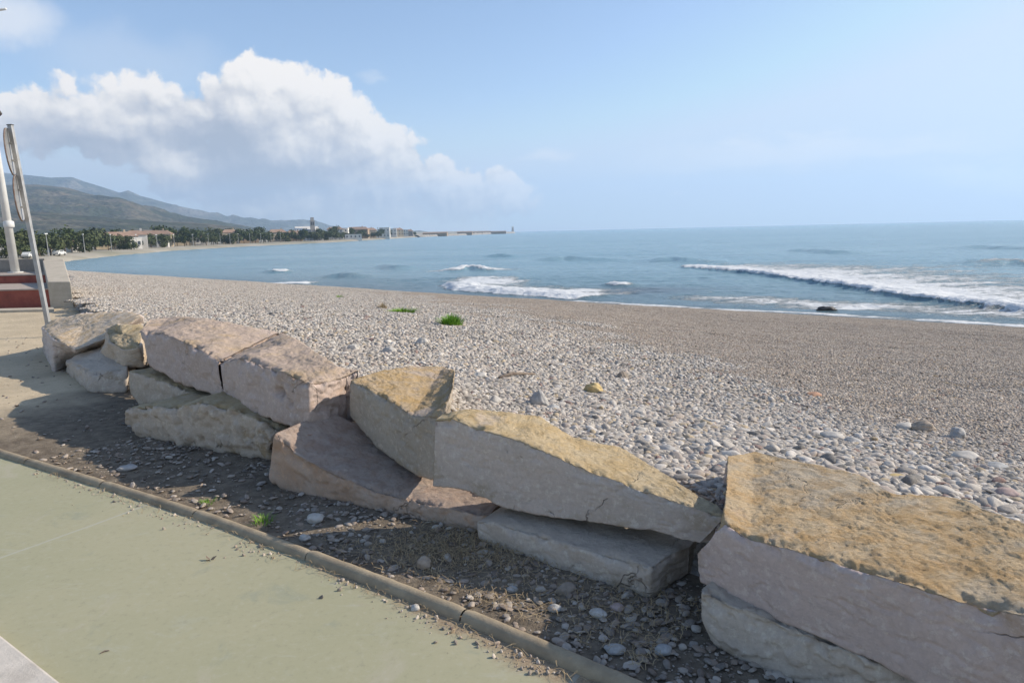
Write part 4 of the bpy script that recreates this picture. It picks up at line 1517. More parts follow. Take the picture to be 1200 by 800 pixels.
# thick white mast on the landing
mp = at(18, 318, YS + 3.9)
t = empty('lamp_mast', (mp[0], mp[1], H2))
tag(t, 'thick white mast standing on the landing, cut by the left edge', 'lamp mast')
MB().tube([(0, 0, 0), (-.14, 0, 7.2)], [.115, .065], 20).build('pole', MATS['white_paint'], t, smooth=True)
MB().tube([(0, 0, 1.33), (0, 0, 1.36), (0, 0, 1.50), (0, 0, 1.53)], [.11, .135, .135, .11], 20).build('collar', MATS['white_paint'], t, smooth=True)
MB().tube([(0, 0, 0), (0, 0, .03)], [.2, .2], 20).build('base_plate', MATS['white_paint'], t)
MB().tube([(0, 0, 7.1), (.5, -.2, 7.3), (1.0, -.35, 7.3)], [.03, .03, .03], 10).build('arm', MATS['white_paint'], t, smooth=True)
# small dark lantern on a side arm, seen at the picture edge
lp = at(-2, 134, mp[1])
hz = lp[2] - H2
MB().tube([(0, 0, hz - .1), ((lp[0] - mp[0]) * .97, 0, hz - .02)], [.03, .025], 8).build('arm', MATS['dark'], t, smooth=True)
MB().tube([(lp[0] - mp[0] - .1, 0, hz), (lp[0] - mp[0], 0, hz + .05), (lp[0] - mp[0] + .08, 0, hz)], [.05, .12, .04], 12).build('lamp_head', MATS['dark'], t, smooth=True)

# leaning sign post with two round plates seen edge on
SPY = 11.6
base = at(57.5, 385, SPY)
tip = at(12, 147, SPY)
base3 = base + (tip - base) * ((0 - base[2]) / (tip[2] - base[2]))
t = empty('sign_post', tuple(base3))
tag(t, 'leaning grey sign post with two round signs seen edge on', 'sign post')
dv = tip - base3
L_ = np.linalg.norm(dv)
t.rotation_euler = Vector((0, 0, 1)).rotation_difference(Vector(dv)).to_euler()
mb = MB()
mb.box(-.035, .035, -.03, .03, -.05, L_)
mb.build('pole', MATS['galv'], t, bevel=.006)
MB().box(-.04, .04, -.035, .035, L_, L_ + .012).build('cap', MATS['dark'], t)
for (fz, nm) in ((.42, 'a'), (1.17, 'b')):
    c = Vector((-.062, -.035, L_ - fz))
    R = .37
    # plate axis: almost straight across the view
    ax = Vector((-.895, -.445, .03)).normalized()
    rotq = ax.to_track_quat('Z', 'Y')
    M = Matrix.Translation(c) @ rotq.to_matrix().to_4x4()
    sg_ = 48
    V = []
    for rr_, zz in ((0, .012), (R * .5, .012), (R - .01, .012), (R, .008), (R, -.008), (R - .012, -.010), (R - .014, -.002), (0, -.002)):
        V += [tuple(M @ Vector((rr_ * math.cos(2 * math.pi * s / sg_), rr_ * math.sin(2 * math.pi * s / sg_), zz))) for s in range(sg_)]
    Q = grid_faces(8, sg_, True)
    me = mesh_np('sign_plate', np.array(V), Q, MATS['galv'])
    sp = obj('sign_plate', me, t)
    V = []
    for rr_, zz in ((R + .001, .011), (R + .007, .010), (R + .007, -.012), (R + .001, -.013)):
        V += [tuple(M @ Vector((rr_ * math.cos(2 * math.pi * s / sg_), rr_ * math.sin(2 * math.pi * s / sg_), zz))) for s in range(sg_)]
    obj('rim', mesh_np('rim', np.array(V), grid_faces(4, sg_, True), MATS['rust']), sp)
    for dz_ in (-.14, .14): MB().box(-.06, .0, -.04, .04, L_ - fz + dz_ - .015, L_ - fz + dz_ + .015).build('bracket', MATS['galv'], t)

# ------------------------------------------------------------------ far coast
WPX = [(-80, 331), (-30, 321), (20, 313.5), (60, 309), (85, 305.3), (140, 299.3), (200, 294), (280, 289.2), (340, 286.3), (385, 284.3), (430, 281.6), (480, 278.4), (530, 276.0), (575, 274.1)]
WL = np.array([g(a, b, SEA_Z)[:2] for a, b in WPX])
cs = np.linspace(0, len(WL) - 1, 260)
WLs = np.column_stack([np.interp(cs, np.arange(len(WL)), WL[:, k]) for k in (0, 1)])
LANDZ = -1.3
V = []
steps_ = [(-6, -3.1), (0, SEA_Z + .02), (5, SEA_Z + .5), (14, LANDZ - .3), (20, LANDZ), (40, LANDZ), (120, LANDZ + .3), (400, LANDZ + 2), (1500, LANDZ + 8), (3500, LANDZ + 8)]
for p in WLs:
    d = p / np.hypot(*p)
    for (a_, z_) in steps_: V.append((*(p + d * a_), z_))
V = np.array(V)
V[:, :2] += .4 * np.column_stack([pnoise(V * .05), pnoise(V * .05 + 7)])
tag(obj('coast_land', mesh_np('coast_land', V, grid_faces(260, len(steps_)), MATS['land'])), kind='structure')


def hill(name, sil, dist, depth, zb, mat, ns, amp, dx=5):
    xs_ = np.arange(sil[0][0], sil[-1][0] + 1, dx)
    ys_ = np.interp(xs_, [s[0] for s in sil], [s[1] for s in sil])
    nv = 90
    V = []
    for x, y in zip(xs_, ys_):
        d = ray(x, y)
        hd = np.hypot(d[0], d[1])
        top = EYE + dist * d[2] / hd
        u = d[:2] / hd
        for w in np.linspace(0, 1.5, nv):
            if w <= 1:
                prof = (w ** 1.5) * .85 + .15 * sstep(0, 1, w)
                rr_ = dist - depth * (1 - w)
            else:
                prof = 1 - .8 * ((w - 1) / .5) ** 1.3
                rr_ = dist + depth * (w - 1)
            V.append((*(u * rr_), zb + max(0, top - zb) * prof))
    V = np.array(V)
    hh = np.clip((V[:, 2] - zb) / 150, 0, 1)
    rid = fbm(np.column_stack([V[:, :2] * ns, V[:, 0] * 0]), 7)
    rid2 = .55 * ridged(np.column_stack([V[:, :2] * ns * 1.5, V[:, 0] * 0 + 3]), 5) - .5
    W = np.tile(np.linspace(0, 1.5, nv), len(xs_))
    edge = np.clip(np.abs(W - 1) * 6, .12, 1)
    V[:, 2] += (rid + rid2) * amp * np.clip(hh * 3, .02, 1) * edge
    V[:, 2] = np.where(W == 0, zb - 15, V[:, 2])
    me = mesh_np(name, V, grid_faces(len(xs_), nv), MATS[mat])
    tag(obj(name, me), kind='structure')


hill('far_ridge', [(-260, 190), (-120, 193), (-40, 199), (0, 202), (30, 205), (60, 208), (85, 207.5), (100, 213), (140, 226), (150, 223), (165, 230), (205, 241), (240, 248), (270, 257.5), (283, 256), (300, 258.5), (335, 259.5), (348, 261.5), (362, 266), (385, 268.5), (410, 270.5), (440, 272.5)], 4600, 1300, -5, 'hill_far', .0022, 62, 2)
hill('hillside', [(-260, 205), (-120, 208), (-40, 213), (0, 217), (45, 217), (80, 221), (110, 229), (140, 232), (165, 240), (205, 252), (250, 259), (290, 266), (320, 271), (350, 275), (380, 277)], 2100, 1150, -2, 'hill_near', .0046, 22, 2)
hill('low_hill', [(-260, 236), (-100, 240), (0, 247), (60, 249), (110, 254), (180, 259), (240, 262), (275, 266), (300, 271), (330, 275)], 1150, 450, -2, 'hill_near', .008, 8, 3)
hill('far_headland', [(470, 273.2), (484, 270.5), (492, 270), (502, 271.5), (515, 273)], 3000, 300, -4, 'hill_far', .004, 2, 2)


# trees
def tree_mesh(seed, hgt, wid, kind):
    rnd = random.Random(seed)
    V, Q, lf = [], [], []
    lobes = []
    nl = 7 if kind == 'round' else 5
    for k in range(nl):
        a = rnd.uniform(0, 6.28)
        if kind == 'pine': lobes.append((wid * .3 * math.cos(a) * rnd.random(), wid * .3 * math.sin(a) * rnd.random(), hgt * rnd.uniform(.45, .9), wid * rnd.uniform(.18, .3)))
        elif kind == 'cypress': lobes.append((0, 0, hgt * (.2 + .7 * k / nl), wid * (.42 - .3 * k / nl)))
        else: lobes.append((wid * .32 * math.cos(a), wid * .32 * math.sin(a), hgt * rnd.uniform(.5, .8), wid * rnd.uniform(.22, .34)))
    for (cx, cy, cz, rd) in lobes:
        tone = rnd.random()
        for s in range(70):
            n = Vector((rnd.gauss(0, 1), rnd.gauss(0, 1), rnd.gauss(0, 1))).normalized()
            rr_ = rd * rnd.uniform(.55, 1.12)
            c = Vector((cx, cy, cz)) + n * rr_
            a = n.cross(Vector((rnd.gauss(0, 1), rnd.gauss(0, 1), rnd.gauss(0, 1)))).normalized()
            b = n.cross(a)
            n2 = (n + Vector((rnd.gauss(0, .5), rnd.gauss(0, .5), rnd.gauss(0, .5)))).normalized()
            a = n2.cross(b).normalized()
            b = n2.cross(a)
            sz = rd * rnd.uniform(.16, .34)
            b0 = len(V)
            V += [tuple(c + a * sz), tuple(c + b * sz * .8), tuple(c - a * sz), tuple(c - b * sz * .8)]
            Q.append((b0, b0 + 1, b0 + 2, b0 + 3))
            lf += [min(1, max(0, .35 * tone + .65 * rnd.random()))] * 4
    return np.array(V), np.array(Q), np.array(lf)


TREES = {}
for kind, hgt, wid, mat in (('round', 6.0, 6.0, 'leaf_mid'), ('pine', 7.5, 6.5, 'leaf_dark'), ('cypress', 9, 2.4, 'leaf_dark'), ('bush', 2.6, 5.0, 'leaf_mid')):
    TREES[kind] = []
    for s in range(3):
        V, Q, lf = tree_mesh(s * 7 + hash(kind) % 1 + len(kind), hgt, wid, 'round' if kind == 'bush' else kind)
        crown = mesh_np('crown', V, Q, MATS[mat], smooth=False, attrs={'leaf': lf})
        mb = MB().tube([(0, 0, -.2), (.1, 0, hgt * .35), (.0, .1, hgt * .75)], [.22, .16, .06], 7)
        mb.tube([(.1, 0, hgt * .35), (wid * .2, 0, hgt * .6)], [.1, .04], 5)
        me = bpy.data.meshes.new('trunk')
        me.from_pydata(mb.v, [], mb.q + mb.t)
        me.materials.append(MATS['bark'])
        TREES[kind].append((crown, me))
TLAB = {'round': ('broad_tree', 'rounded mid-green tree in the far row along the bay', 'tree'), 'pine': ('pine_tree', 'dark green pine in the far row along the bay', 'tree'),
        'cypress': ('cypress_tree', 'tall narrow dark cypress rising above the distant town', 'tree'), 'bush': ('shrub', 'low green shrub at the foot of the far trees along the bay', 'shrub')}


def coast_point(px, back):
    """point on the far coast seen in column px, back metres behind the waterline"""
    i = np.interp(px, [q[0] for q in WPX], np.arange(len(WPX)))
    p = np.array([np.interp(i, np.arange(len(WL)), WL[:, k]) for k in (0, 1)])
    d = p / np.hypot(*p)
    q = p + d * back
    return np.array([q[0], q[1], LANDZ + (0 if back < 40 else .3 * (back - 40) / 80)])


ZONES = [(-999, 50, 'beside the mast'), (50, 92, 'right of the sign post'), (92, 130, 'left of long cream house'), (130, 172, 'around long cream house'),
         (172, 222, 'around wide tiled house'), (222, 262, 'in its thick middle'), (262, 306, 'near two-storey cream house'), (306, 352, 'left of the church'), (352, 385, 'right of the church'), (385, 999, 'below the distant town')]


def plant(kind, px, back, s, label=None, k=0):
    p = coast_point(px, back)
    nm, lab, cat = TLAB[kind]
    crown, trunk = TREES[kind][k % 3]
    t_ = empty(nm, tuple(p), random.uniform(0, 6))
    t_.scale = (s, s, s)
    obj('crown', crown, t_)
    obj('trunk', trunk, t_)
    if label is None:
        zone = [z_[2] for z_ in ZONES if z_[0] <= px < z_[1]][0]
        row = 'front' if back < 32 else ('second' if back < 46 else ('third' if back < 70 else 'rearmost'))
        what = {'round': 'rounded mid-green tree', 'pine': 'dark green pine', 'bush': 'low green shrub', 'cypress': 'dark cypress'}[kind]
        label = '%s in the %s shore row, %s' % (what, row, zone)
    tag(t_, label, cat, 'trees along the far shore' if cat == 'tree' else 'shrubs along the far shore')


rnd = random.Random(9)
x = -70.0
while x < 445:
    r_ = np.hypot(*coast_point(x, 30)[:2])
    stepx = 3.1 * 800 / r_ / (1 if x < 345 else .9)
    gap = (75 < x < 85)
    for (bk, pr) in ((26, .6), (36, .85), (52, .9), (75, .8)):
        if rnd.random() < pr:
            kd = rnd.choice(['round', 'round', 'pine'])
            if bk == 26 and rnd.random() < .4: kd = 'bush'
            sc0 = rnd.uniform(.5, .85)
            if bk > 40: sc0 *= 1.15
            if bk > 60: sc0 *= 1.2
            plant(kd, x + rnd.uniform(-4, 4), bk + rnd.uniform(-3, 6), sc0 * (1 if r_ < 300 else 1.1), None, rnd.randrange(3))
    x += stepx * rnd.uniform(.8, 1.3)
for (px, bk, s, lab) in [(408, 90, 1.15, 'tall narrow dark cypress on the left of the distant town'), (440, 100, 1.25, 'dark pointed tree rising on the right of the distant town'), (441.8, 104, .9, 'smaller dark pointed tree touching the tall one on the right of the town')]:
    plant('cypress', px, bk, s, lab, 1)


# houses
def house(px, back, w, d, h, roof, wallm, label, rz=None, zup=0.0, hip=.28, wins=True):
    p = coast_point(px, back)
    p[2] += zup
    az_ = math.atan2(p[0], p[1])
    t_ = empty('house', tuple(p), -az_ + (rz if rz is not None else rnd.uniform(-.3, .3)))
    tag(t_, label, 'house', 'houses of the distant town across the bay')
    MB().box(-w / 2, w / 2, -d / 2, d / 2, -zup - 1, h).build('wall', MATS[wallm], t_)
    if roof:
        e = .35
        V = [(-w / 2 - e, -d / 2 - e, h), (w / 2 + e, -d / 2 - e, h), (w / 2 + e, d / 2 + e, h), (-w / 2 - e, d / 2 + e, h), (-w / 2 + d * .3, 0, h + d * hip), (w / 2 - d * .3, 0, h + d * hip)]
        rf = MB().add(V, [(0, 1, 5, 4), (2, 3, 4, 5), (3, 2, 1, 0)], [(1, 2, 5), (3, 0, 4)]).build('roof', MATS['roof_tile'], t_)
        MB().box(w * .2, w * .2 + .6, -.3, .3, h + d * .1, h + d * hip + .7).build('chimney', MATS[wallm], rf)
    else:
        MB().box(-w / 2 - .1, w / 2 + .1, -d / 2 - .1, d / 2 + .1, h, h + .35).build('roof', MATS[wallm], t_)
    nf = max(1, int(h / 2.7))
    nx = max(2, int(w / 2.6))
    for f_ in range(nf):
        for i_ in range(nx):
            cx = -w / 2 + (i_ + .5) * w / nx
            z0 = f_ * h / nf + .9
            MB().box(cx - .45, cx + .45, -d / 2 - .03, -d / 2 + .05, z0, z0 + 1.25).build('window', MATS['window'], t_)


HS = [(76, 60, 9, 6, 3.0, 1, 'wall_white', 'white house with a tiled roof behind trees above the steps parapet'),
      (137, 58, 16, 8, 4.4, 1, 'wall_cream', 'long cream house, left part of the first big group across the bay'),
      (158, 50, 9, 8, 5.0, 1, 'wall_white', 'tall pale house at the right end of the first big group'),
      (156, 36, 4.5, 5, 3.6, 0, 'wall_white', 'narrow white house standing in front of the tall pale one'),
      (182, 62, 15, 8, 5.3, 1, 'wall_cream', 'wide cream house with a long tiled roof in the middle of the far trees'),
      (190, 36, 5, 4, 2.4, 0, 'wall_white', 'small white hut at the beach below the wide cream house'),
      (213, 60, 10, 8, 4.8, 1, 'wall_cream', 'cream house right of the wide long-roofed one'),
      (232, 52, 8, 6, 3.6, 1, 'wall_white', 'low white house half hidden by shore trees'),
      (268, 66, 10, 8, 6.0, 1, 'wall_cream', 'two-storey cream house above the far beach'),
      (291, 56, 12, 6, 3.8, 1, 'wall_tan', 'low house with a broad tiled roof among the far trees'),
      (324, 66, 13, 9, 5.8, 1, 'wall_cream', 'cream house behind dense trees left of the church'),
      (345, 62, 12, 8, 5.0, 1, 'wall_tan', 'tan house just left of the church tower'),
      (392, 80, 14, 8, 6.5, 1, 'wall_white', 'white house just right of the church tower'),
      (399, 70, 12, 8, 7.2, 0, 'wall_white', 'flat-roofed white block at the left of the town'),
      (418, 90, 22, 10, 6.6, 1, 'wall_tan', 'long tan building on the rise in the middle of the town'),
      (431, 84, 18, 10, 5.8, 1, 'wall_cream', 'long cream building right of the tan one in the town'),
      (447, 75, 12, 10, 8.5, 0, 'wall_white', 'white block beside the dark pointed trees'),
      (455, 70, 12, 9, 7.5, 0, 'wall_white', 'bright white cube house on the town slope'),
      (462, 66, 14, 9, 6.5, 1, 'wall_cream', 'cream house at the right of the town'),
      (470, 60, 14, 9, 6.5, 0, 'wall_white', 'white house second from the right end of the town'),
      (479, 56, 12, 8, 5.2, 1, 'wall_grey', 'grey house at the right end of the town'),
      (412, 16, 14, 5, 3.2, 0, 'wall_white', 'low white beach hut at the water below the town'),
      (445, 14, 14, 5, 3.0, 0, 'wall_white', 'low white hut at the water below the dark pointed trees')]
for hsp in HS: house(hsp[0], hsp[1], hsp[2] * .8, hsp[3] * .72, hsp[4] * .86, *hsp[5:], zup=(1.5 if hsp[0] > 385 and hsp[1] > 50 else .4))
for (px, back, sc0, kk, where) in [(384, 60, .9, 0, 'just left of the white house by the church'), (376, 55, .8, 1, 'nearest the church tower'), (405, 60, .9, 2, 'beside the left cypress'), (424, 66, 1.0, 0, 'in front of the long tan building'),
                                   (438, 60, .9, 1, 'in front of the pointed trees'), (450, 88, 1.2, 2, 'just right of the pointed trees'), (458, 86, 1.2, 0, 'above the bright white cube house'), (465, 78, 1.1, 1, 'behind the cream house at the right'),
                                   (474, 72, 1.0, 2, 'behind the second house from the right end'), (484, 50, .8, 0, 'past the rightmost house')]:
    plant('round', px, back, sc0, 'dark rounded tree in the distant town, ' + where, kk)

# trees that would read alike are told apart by their order from the left
ORD = LW_ = ['first', 'second', 'third', 'fourth', 'fifth', 'sixth', 'seventh', 'eighth', 'ninth', 'tenth', 'eleventh', 'twelfth']
same = {}
for o in COL.objects:
    if 'along the far shore' in str(o.get('group', '')): same.setdefault(o['label'], []).append(o)
for lab, os_ in same.items():
    if len(os_) > 1:
        for n_, o in enumerate(sorted(os_, key=lambda q: math.atan2(q.location.x, q.location.y))): o['label'] = '%s, %s from left' % (lab, ORD[min(n_, 11)])

# church: nave and square tower
p = coast_point(365, 70)
azc = math.atan2(p[0], p[1])
t = empty('church', tuple(p), -azc + .15)
tag(t, 'church with a square tower, tallest building across the bay', 'church')
MB().box(-10, 4, -4, 4, 0, 6.5).build('nave', MATS['wall_white'], t)
V = [(-10.4, -4.4, 6.5), (4.4, -4.4, 6.5), (4.4, 4.4, 6.5), (-10.4, 4.4, 6.5), (-10.4, 0, 9.0), (4.4, 0, 9.0)]
MB().add(V, [(0, 1, 5, 4), (2, 3, 4, 5), (3, 2, 1, 0)], [(1, 2, 5), (3, 0, 4)]).build('roof', MATS['wall_white'], t)
tw = MB().box(-1.3, 1.3, -5.9, -4.05, 0, 12.2).box(-1.5, 1.5, -6.1, -3.95, 12.2, 12.6).box(-1.0, 1.0, -5.6, -4.3, 12.6, 14.6).build('tower', MATS['wall_grey'], t)
for cx in (-.55, .55): MB().box(cx - .28, cx + .28, -5.98, -5.85, 9.6, 11.6).build('belfry_opening', MATS['window'], tw)

# street lamps along the far promenade
lmb = MB().tube([(0, 0, 0), (0, 0, 4.6)], [.10, .06], 8)
pole_me = bpy.data.meshes.new('pole'); pole_me.from_pydata(lmb.v, [], lmb.q + lmb.t); pole_me.materials.append(MATS['galv'])
lmb = MB().box(-.35, .35, -.12, .12, 4.55, 4.75)
head_me = bpy.data.meshes.new('lamp_head'); head_me.from_pydata(lmb.v, [], lmb.q); head_me.materials.append(MATS['white_paint'])
LW = ['first', 'second', 'third', 'fourth', 'fifth', 'sixth', 'seventh', 'eighth', 'ninth', 'tenth', 'eleventh', 'twelfth', 'thirteenth', 'fourteenth', 'fifteenth']
for li, px in enumerate((58, 98, 130, 158, 182, 204, 223, 240, 255, 268, 280, 292, 304, 316, 328)):
    p = coast_point(px, 19)
    t = empty('street_lamp', tuple(p), rnd.uniform(0, 3))
    tag(t, 'thin pale street lamp across the bay, %s from the sign post' % LW[li], 'street lamp', 'street lamps along the far promenade')
    obj('pole', pole_me, t)
    obj('lamp_head', head_me, t)

# parked vans on the promenade
for (px, lab, rz) in [(34, 'small white parked car seen over the low wall', 1.2), (70, 'small white parked car on the far promenade right of the sign post', 1.1)]:
    p = coast_point(px, 17)
    t = empty('parked_car', tuple(p), -math.atan2(p[0], p[1]) + rz)
    t.scale = (.8, .8, .8)
    tag(t, lab, 'car', 'cars parked on the far promenade')
    pr = [(-2.1, .35), (-2.1, .8), (-1.7, .95), (-1.1, 1.4), (.5, 1.42), (1.1, 1.0), (2.0, .85), (2.1, .35)]
    V = [(x_, -.8, z_) for x_, z_ in pr] + [(x_, .8, z_) for x_, z_ in pr]
    me = bpy.data.meshes.new('body')
    m8 = len(pr)
    me.from_pydata(V, [], [tuple(range(m8)), tuple(reversed(range(m8, 2 * m8)))] + [(i, i + m8, (i + 1) % m8 + m8, (i + 1) % m8) for i in range(m8)])
    me.materials.append(MATS['white_paint'])
    obj('body', me, t)
    MB().box(-1.1, .55, -.82, .82, 1.0, 1.3).build('window', MATS['window'], t)
    for wx in (-1.3, 1.3):
        for wy in (-.7, .7): MB().tube([(wx, wy - .12, .33), (wx, wy + .12, .33)], [.33, .33], 14).build('wheel', MATS['dark'], t)

# breakwater with two thin beacons
a0, a1 = g(488, 278.0, SEA_Z), at(602, 271.9, 1500)
a1[2] = SEA_Z
V = []
for s in np.linspace(0, 1, 160):
    c = np.array([a0[0] * (1 - s) + a1[0] * s, a0[1] * (1 - s) + a1[1] * s])
    w = 9
    hgt = 2.2 + .8 * s
    for (u, z_) in ((-w, -1), (-w * .5, hgt * .6), (-w * .3, hgt), (w * .3, hgt), (w, -1)): V.append((c[0] + u * .5, c[1] + u, SEA_Z + z_))
V = np.array(V)
V += RNG.normal(0, .35, V.shape)
tag(obj('breakwater', mesh_np('breakwater', V, grid_faces(160, 5), MATS['rubble'], smooth=False)), 'long low stone breakwater running out from the town to sea', 'breakwater')
for (s, hh, lab) in ((.972, 17, 'left one of the two thin beacons at the end of the breakwater'), (.992, 18, 'right one of the two thin beacons at the end of the breakwater')):
    c = a0 * (1 - s) + a1 * s
    t = empty('beacon', (c[0], c[1], SEA_Z + 3.5))
    tag(t, lab, 'beacon', 'beacons on the breakwater')
    MB().tube([(0, 0, 0), (0, 0, hh * .5)], [1.5, .9], 10).build('tower', MATS['wall_grey'], t)
    MB().tube([(0, 0, hh * .5), (0, 0, hh * .62)], [1.3, 1.3], 10).build('lantern', MATS['wall_white'], t)
for (s, w, hh, lab) in ((.10, 30, 5.2, 'low harbour shed nearest the town end of the breakwater'), (.33, 22, 5.6, 'small harbour shed in the middle of the breakwater'), (.60, 60, 5.2, 'long pale harbour building furthest out on the breakwater')):
    c = a0 * (1 - s) + a1 * s
    t = empty('harbour_building', (c[0], c[1] + 12, SEA_Z))
    tag(t, lab, 'building', 'harbour buildings along the breakwater')
    MB().box(-w / 2, w / 2, 0, 14, 0, hh * .8).build('wall', MATS['wall_tan'], t)
    MB().add([(-w / 2 - .5, -.5, hh * .8), (w / 2 + .5, -.5, hh * .8), (w / 2 + .5, 14.5, hh * .8), (-w / 2 - .5, 14.5, hh * .8), (-w / 2, 7, hh), (w / 2, 7, hh)], [(0, 1, 5, 4), (2, 3, 4, 5), (3, 2, 1, 0)], [(1, 2, 5), (3, 0, 4)]).build('roof', MATS['roof_tile'], t)

# ------------------------------------------------------------------ sea
rs = np.concatenate([np.arange(17, 62, .16), np.geomspace(62, 7000, 330)])
th = np.radians(np.linspace(-50, 50, 760))
P = fan(rs, th)
_, _, ds = beach(P)
sea_d = -ds                                         # metres out from the shoreline
R = np.hypot(*P.T)
Q3 = np.column_stack([P, P[:, 0] * 0])
fade = np.clip(1.2 - R / 900, .0, 1)
h = (.12 * fbm(Q3 * np.array([.18, .42, 1]), 4) + .05 * pnoise(Q3 * np.array([.9, 1.8, 1]))) * fade
nearf = np.exp(-np.clip(sea_d, 0, 400) / 120)
ph = sea_d + 5.0 * pnoise(Q3 * np.array([.03, .05, 1])) + 2 * pnoise(Q3 * .11)
env = np.clip(pnoise(Q3 * np.array([.022, .05, 1]) + 31) * 2.6 + .3, 0, 1)
h += .16 * nearf * env * (np.exp(3.0 * (np.cos(ph * 2 * math.pi / 13.0) - 1))) * np.clip(sea_d / 8, 0, 1)
foam = np.zeros(len(P))
murk = np.zeros(len(P))


def wave(pxs, A, wf, wb, foam_amt, fl, endfade=2.5, fr=.5):
    """a wave whose crest runs through photo positions pxs; seaward side slopes wb metres, shore side wf"""
    global h, foam
    L = np.array([g(a, b, SEA_Z + A * .5)[:2] for a, b in pxs])
    A0 = A
    d = polydist(P, L)                               # sign: + on the seaward side
    d = d + .55 * pnoise(Q3 * .5) * min(1, fl + .3) + .35 * pnoise(Q3 * 1.7 + 5) + .18 * pnoise(Q3 * 4.3)
    A = A * (1 + .5 * pnoise(Q3 * .45 + 9) + .35 * pnoise(Q3 * 1.9 + 2)) if foam_amt > 0 else A
    # along-crest fade at both ends
    a0_, a1_ = L[0], L[-1]
    u0 = (L[1] - L[0]) / np.hypot(*(L[1] - L[0]))
    u1 = (L[-1] - L[-2]) / np.hypot(*(L[-1] - L[-2]))
    al = sstep(-.3, endfade, (P - a0_) @ u0) * sstep(-.3, endfade, (a1_ - P) @ u1)
    prof = np.where(d < 0, np.exp(-(d / wf) ** 2), np.exp(-(d / wb) ** 2))
    h = h + A * prof * al
    if foam_amt > 0:
        ff = np.where(d < 0, np.exp(-(d / (wf * fr)) ** 4), np.exp(-np.clip(d, 0, None) / fl))
        foam = np.maximum(foam, foam_amt * ff * al)


# polylines run left to right in the photo, so flip to keep the seaward side positive
wave([(1290, 372), (1200, 361), (1150, 355), (1100, 350), (1060, 346), (1020, 338), (980, 332), (930, 325), (880, 319), (840, 315), (798, 311)], .34, .40, 2.4, .95, 9, 1.2, .75)
wave([(690, 347), (640, 343), (590, 340), (560, 338), (538, 336), (524, 331)], .35, .6, 2.2, .82, 5.0, 1.0, 1.5)
wave([(612, 322), (585, 317), (560, 314), (545, 313), (534, 316)], .45, .8, 1.5, .85, 3.5, 1.5)
wave([(364, 331), (340, 331), (318, 332), (298, 332)], .3, .9, 1.5, 1.0, 2.5, 1.0)
wave([(200, 329), (186, 328), (178, 328)], .35, .9, 1.5, 1.0, 1.6, 1.0)
wave([(342, 317), (328, 317), (318, 318)], .35, 1, 1.5, .8, 1.2, 1.0)
wave([(736, 333), (725, 332), (714, 333)], .3, .7, 1.0, 1.0, .9, .8)
wave([(1020, 296), (980, 295), (945, 293), (915, 292)], .42, 1.4, 5, 0, 1, 6)
wave([(1290, 293), (1200, 291), (1150, 289), (1110, 290)], .42, 1.4, 5, 0, 1, 6)
wave([(1290, 310), (1220, 308), (1180, 306), (1140, 309)], .42, 1.2, 4.0, .45, 3, 4)
wave([(860, 311), (830, 307), (790, 303), (760, 305)], .5, 1.2, 3.0, 0, 1, 4)
wave([(720, 306), (690, 303), (660, 302), (640, 304)], .45, 1.2, 3.0, 0, 1, 4)
wave([(480, 314), (450, 312), (425, 313)], .5, 1.2, 2.5, 0, 1, 4)
wave([(600, 300), (585, 299), (570, 300)], .5, 1.2, 2.5, 0, 1, 3)
wave([(425, 324), (400, 322), (370, 324)], .4, 1.0, 2.0, 0, 1, 3)
c_ = g(572, 329, SEA_Z)[:2]
foam = np.maximum(foam, (.74 + .55 * pnoise(Q3 * np.array([.5, .8, 1])) + .3 * pnoise(Q3 * np.array([1.5, 2.5, 1]))) * np.exp(-((P[:, 0] - c_[0]) / 3.6) ** 2 - ((P[:, 1] - c_[1] + .5 * (P[:, 0] - c_[0])) / 7.0) ** 2))
c_ = g(650, 340, SEA_Z)[:2]
foam = np.maximum(foam, (.58 + .4 * pnoise(Q3 * np.array([.5, .9, 1]) + 4)) * np.exp(-((P[:, 0] - c_[0]) / 4.5) ** 4 - ((P[:, 1] - c_[1] + .3 * (P[:, 0] - c_[0])) / 2.6) ** 4))
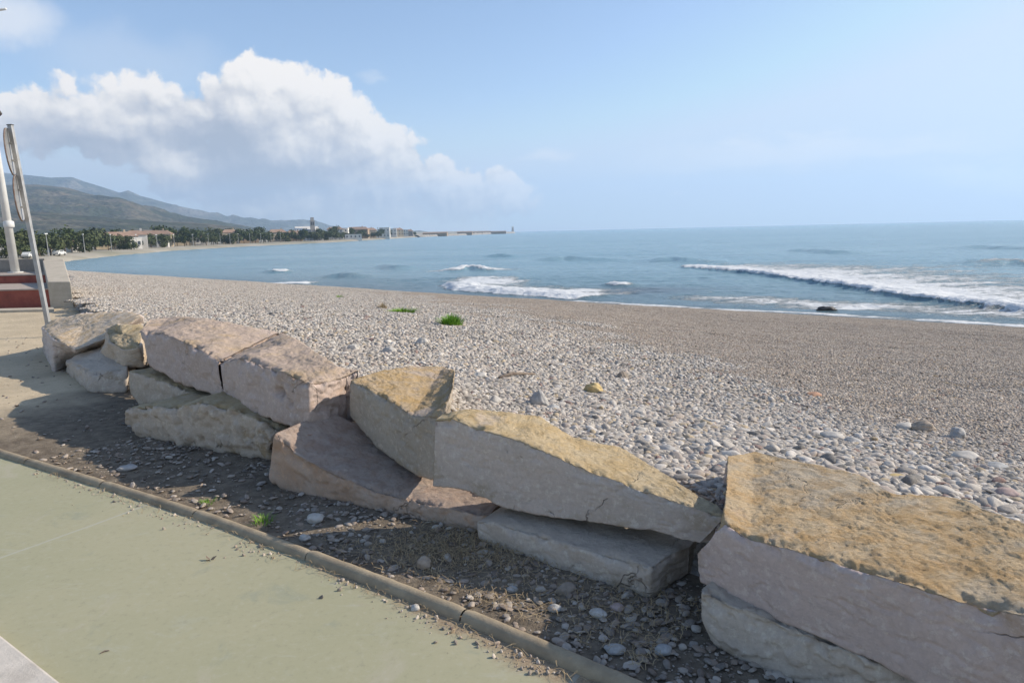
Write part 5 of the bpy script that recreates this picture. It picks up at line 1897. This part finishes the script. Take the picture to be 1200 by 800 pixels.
# older foam drifting behind the right breaker and a swash line
dd = polydist(P, np.array([g(a, b, SEA_Z)[:2] for a, b in [(1300, 372), (1200, 361), (1100, 350), (1000, 334), (900, 320)]]))
foam = np.maximum(foam, (.66 + .35 * pnoise(Q3 * np.array([.12, .45, 1]))) * sstep(-.5, 1.5, dd) * np.exp(-np.clip(dd, 0, 99) / 18) * sstep(7, 13, P[:, 0]))
sw = sea_d + .8 * pnoise(Q3 * .25)
foam = np.maximum(foam, (.60 + .45 * pnoise(Q3 * .3)) * np.exp(-((sw - .5) / .45) ** 2) * sstep(0, 5, P[:, 0] + 3 * pnoise(Q3 * .1)))
foam = np.maximum(foam, (.50 + .3 * pnoise(Q3 * np.array([.15, .4, 1]))) * np.exp(-((sw - 4.5) / 3.0) ** 2) * sstep(6, 13, P[:, 0]))
c_ = g(750, 340, SEA_Z)[:2]
murk = .9 * np.exp(-(((P[:, 0] - c_[0]) / 4.5) ** 2 + ((P[:, 1] - c_[1]) / 3.0) ** 2)) + .35 * np.exp(-np.clip(sea_d, 0, 99) / 7)
shallow = np.exp(-np.clip(sea_d, 0, 99) / 11)
z = SEA_Z + h * np.clip(.15 + sea_d / 4, .1, 1)
F = grid_faces(len(rs), len(th))
keep = (sea_d[F] > -2.5).any(1)
obj_sea = obj('sea', mesh_np('sea', np.column_stack([P, z]), F[keep], MATS['sea'], attrs={'foam': np.clip(foam, 0, 1.2), 'shallow': shallow, 'murk': np.clip(murk, 0, 1)}))
tag(obj_sea, kind='structure')

# dark seaweed clump awash near the edge, modelled as a rough lump
p = g(969, 364, SEA_Z)
V, F = ico(4)
V = V * (1 + .5 * fbm(V * 1.3, 4))[:, None] * np.array([.42, .28, .16])
tag(obj('seaweed_clump', mesh_np('seaweed_clump', V, F, MATS['dark']), loc=(p[0], p[1], SEA_Z + .05)), 'small dark seaweed clump awash at the edge of the water', 'rock')

# ------------------------------------------------------------------ air
hm = bpy.data.materials.new('haze')
hm.use_nodes = True
hn = hm.node_tree.nodes
hn.remove(hn['Principled BSDF'])
pv = hn.new('ShaderNodeVolumePrincipled')
pv.inputs['Color'].default_value = (.58, .77, 1.0, 1)
pv.inputs['Density'].default_value = 2.0e-4
pv.inputs['Anisotropy'].default_value = 0.2
hm.node_tree.links.new(pv.outputs[0], hn['Material Output'].inputs['Volume'])
hz_ = MB().box(-7500, 7500, -60, 7500, -6.5, 480).build('haze', hm)
tag(hz_, 'pale blue sea haze between the viewer and the hills', 'haze', kind='stuff')
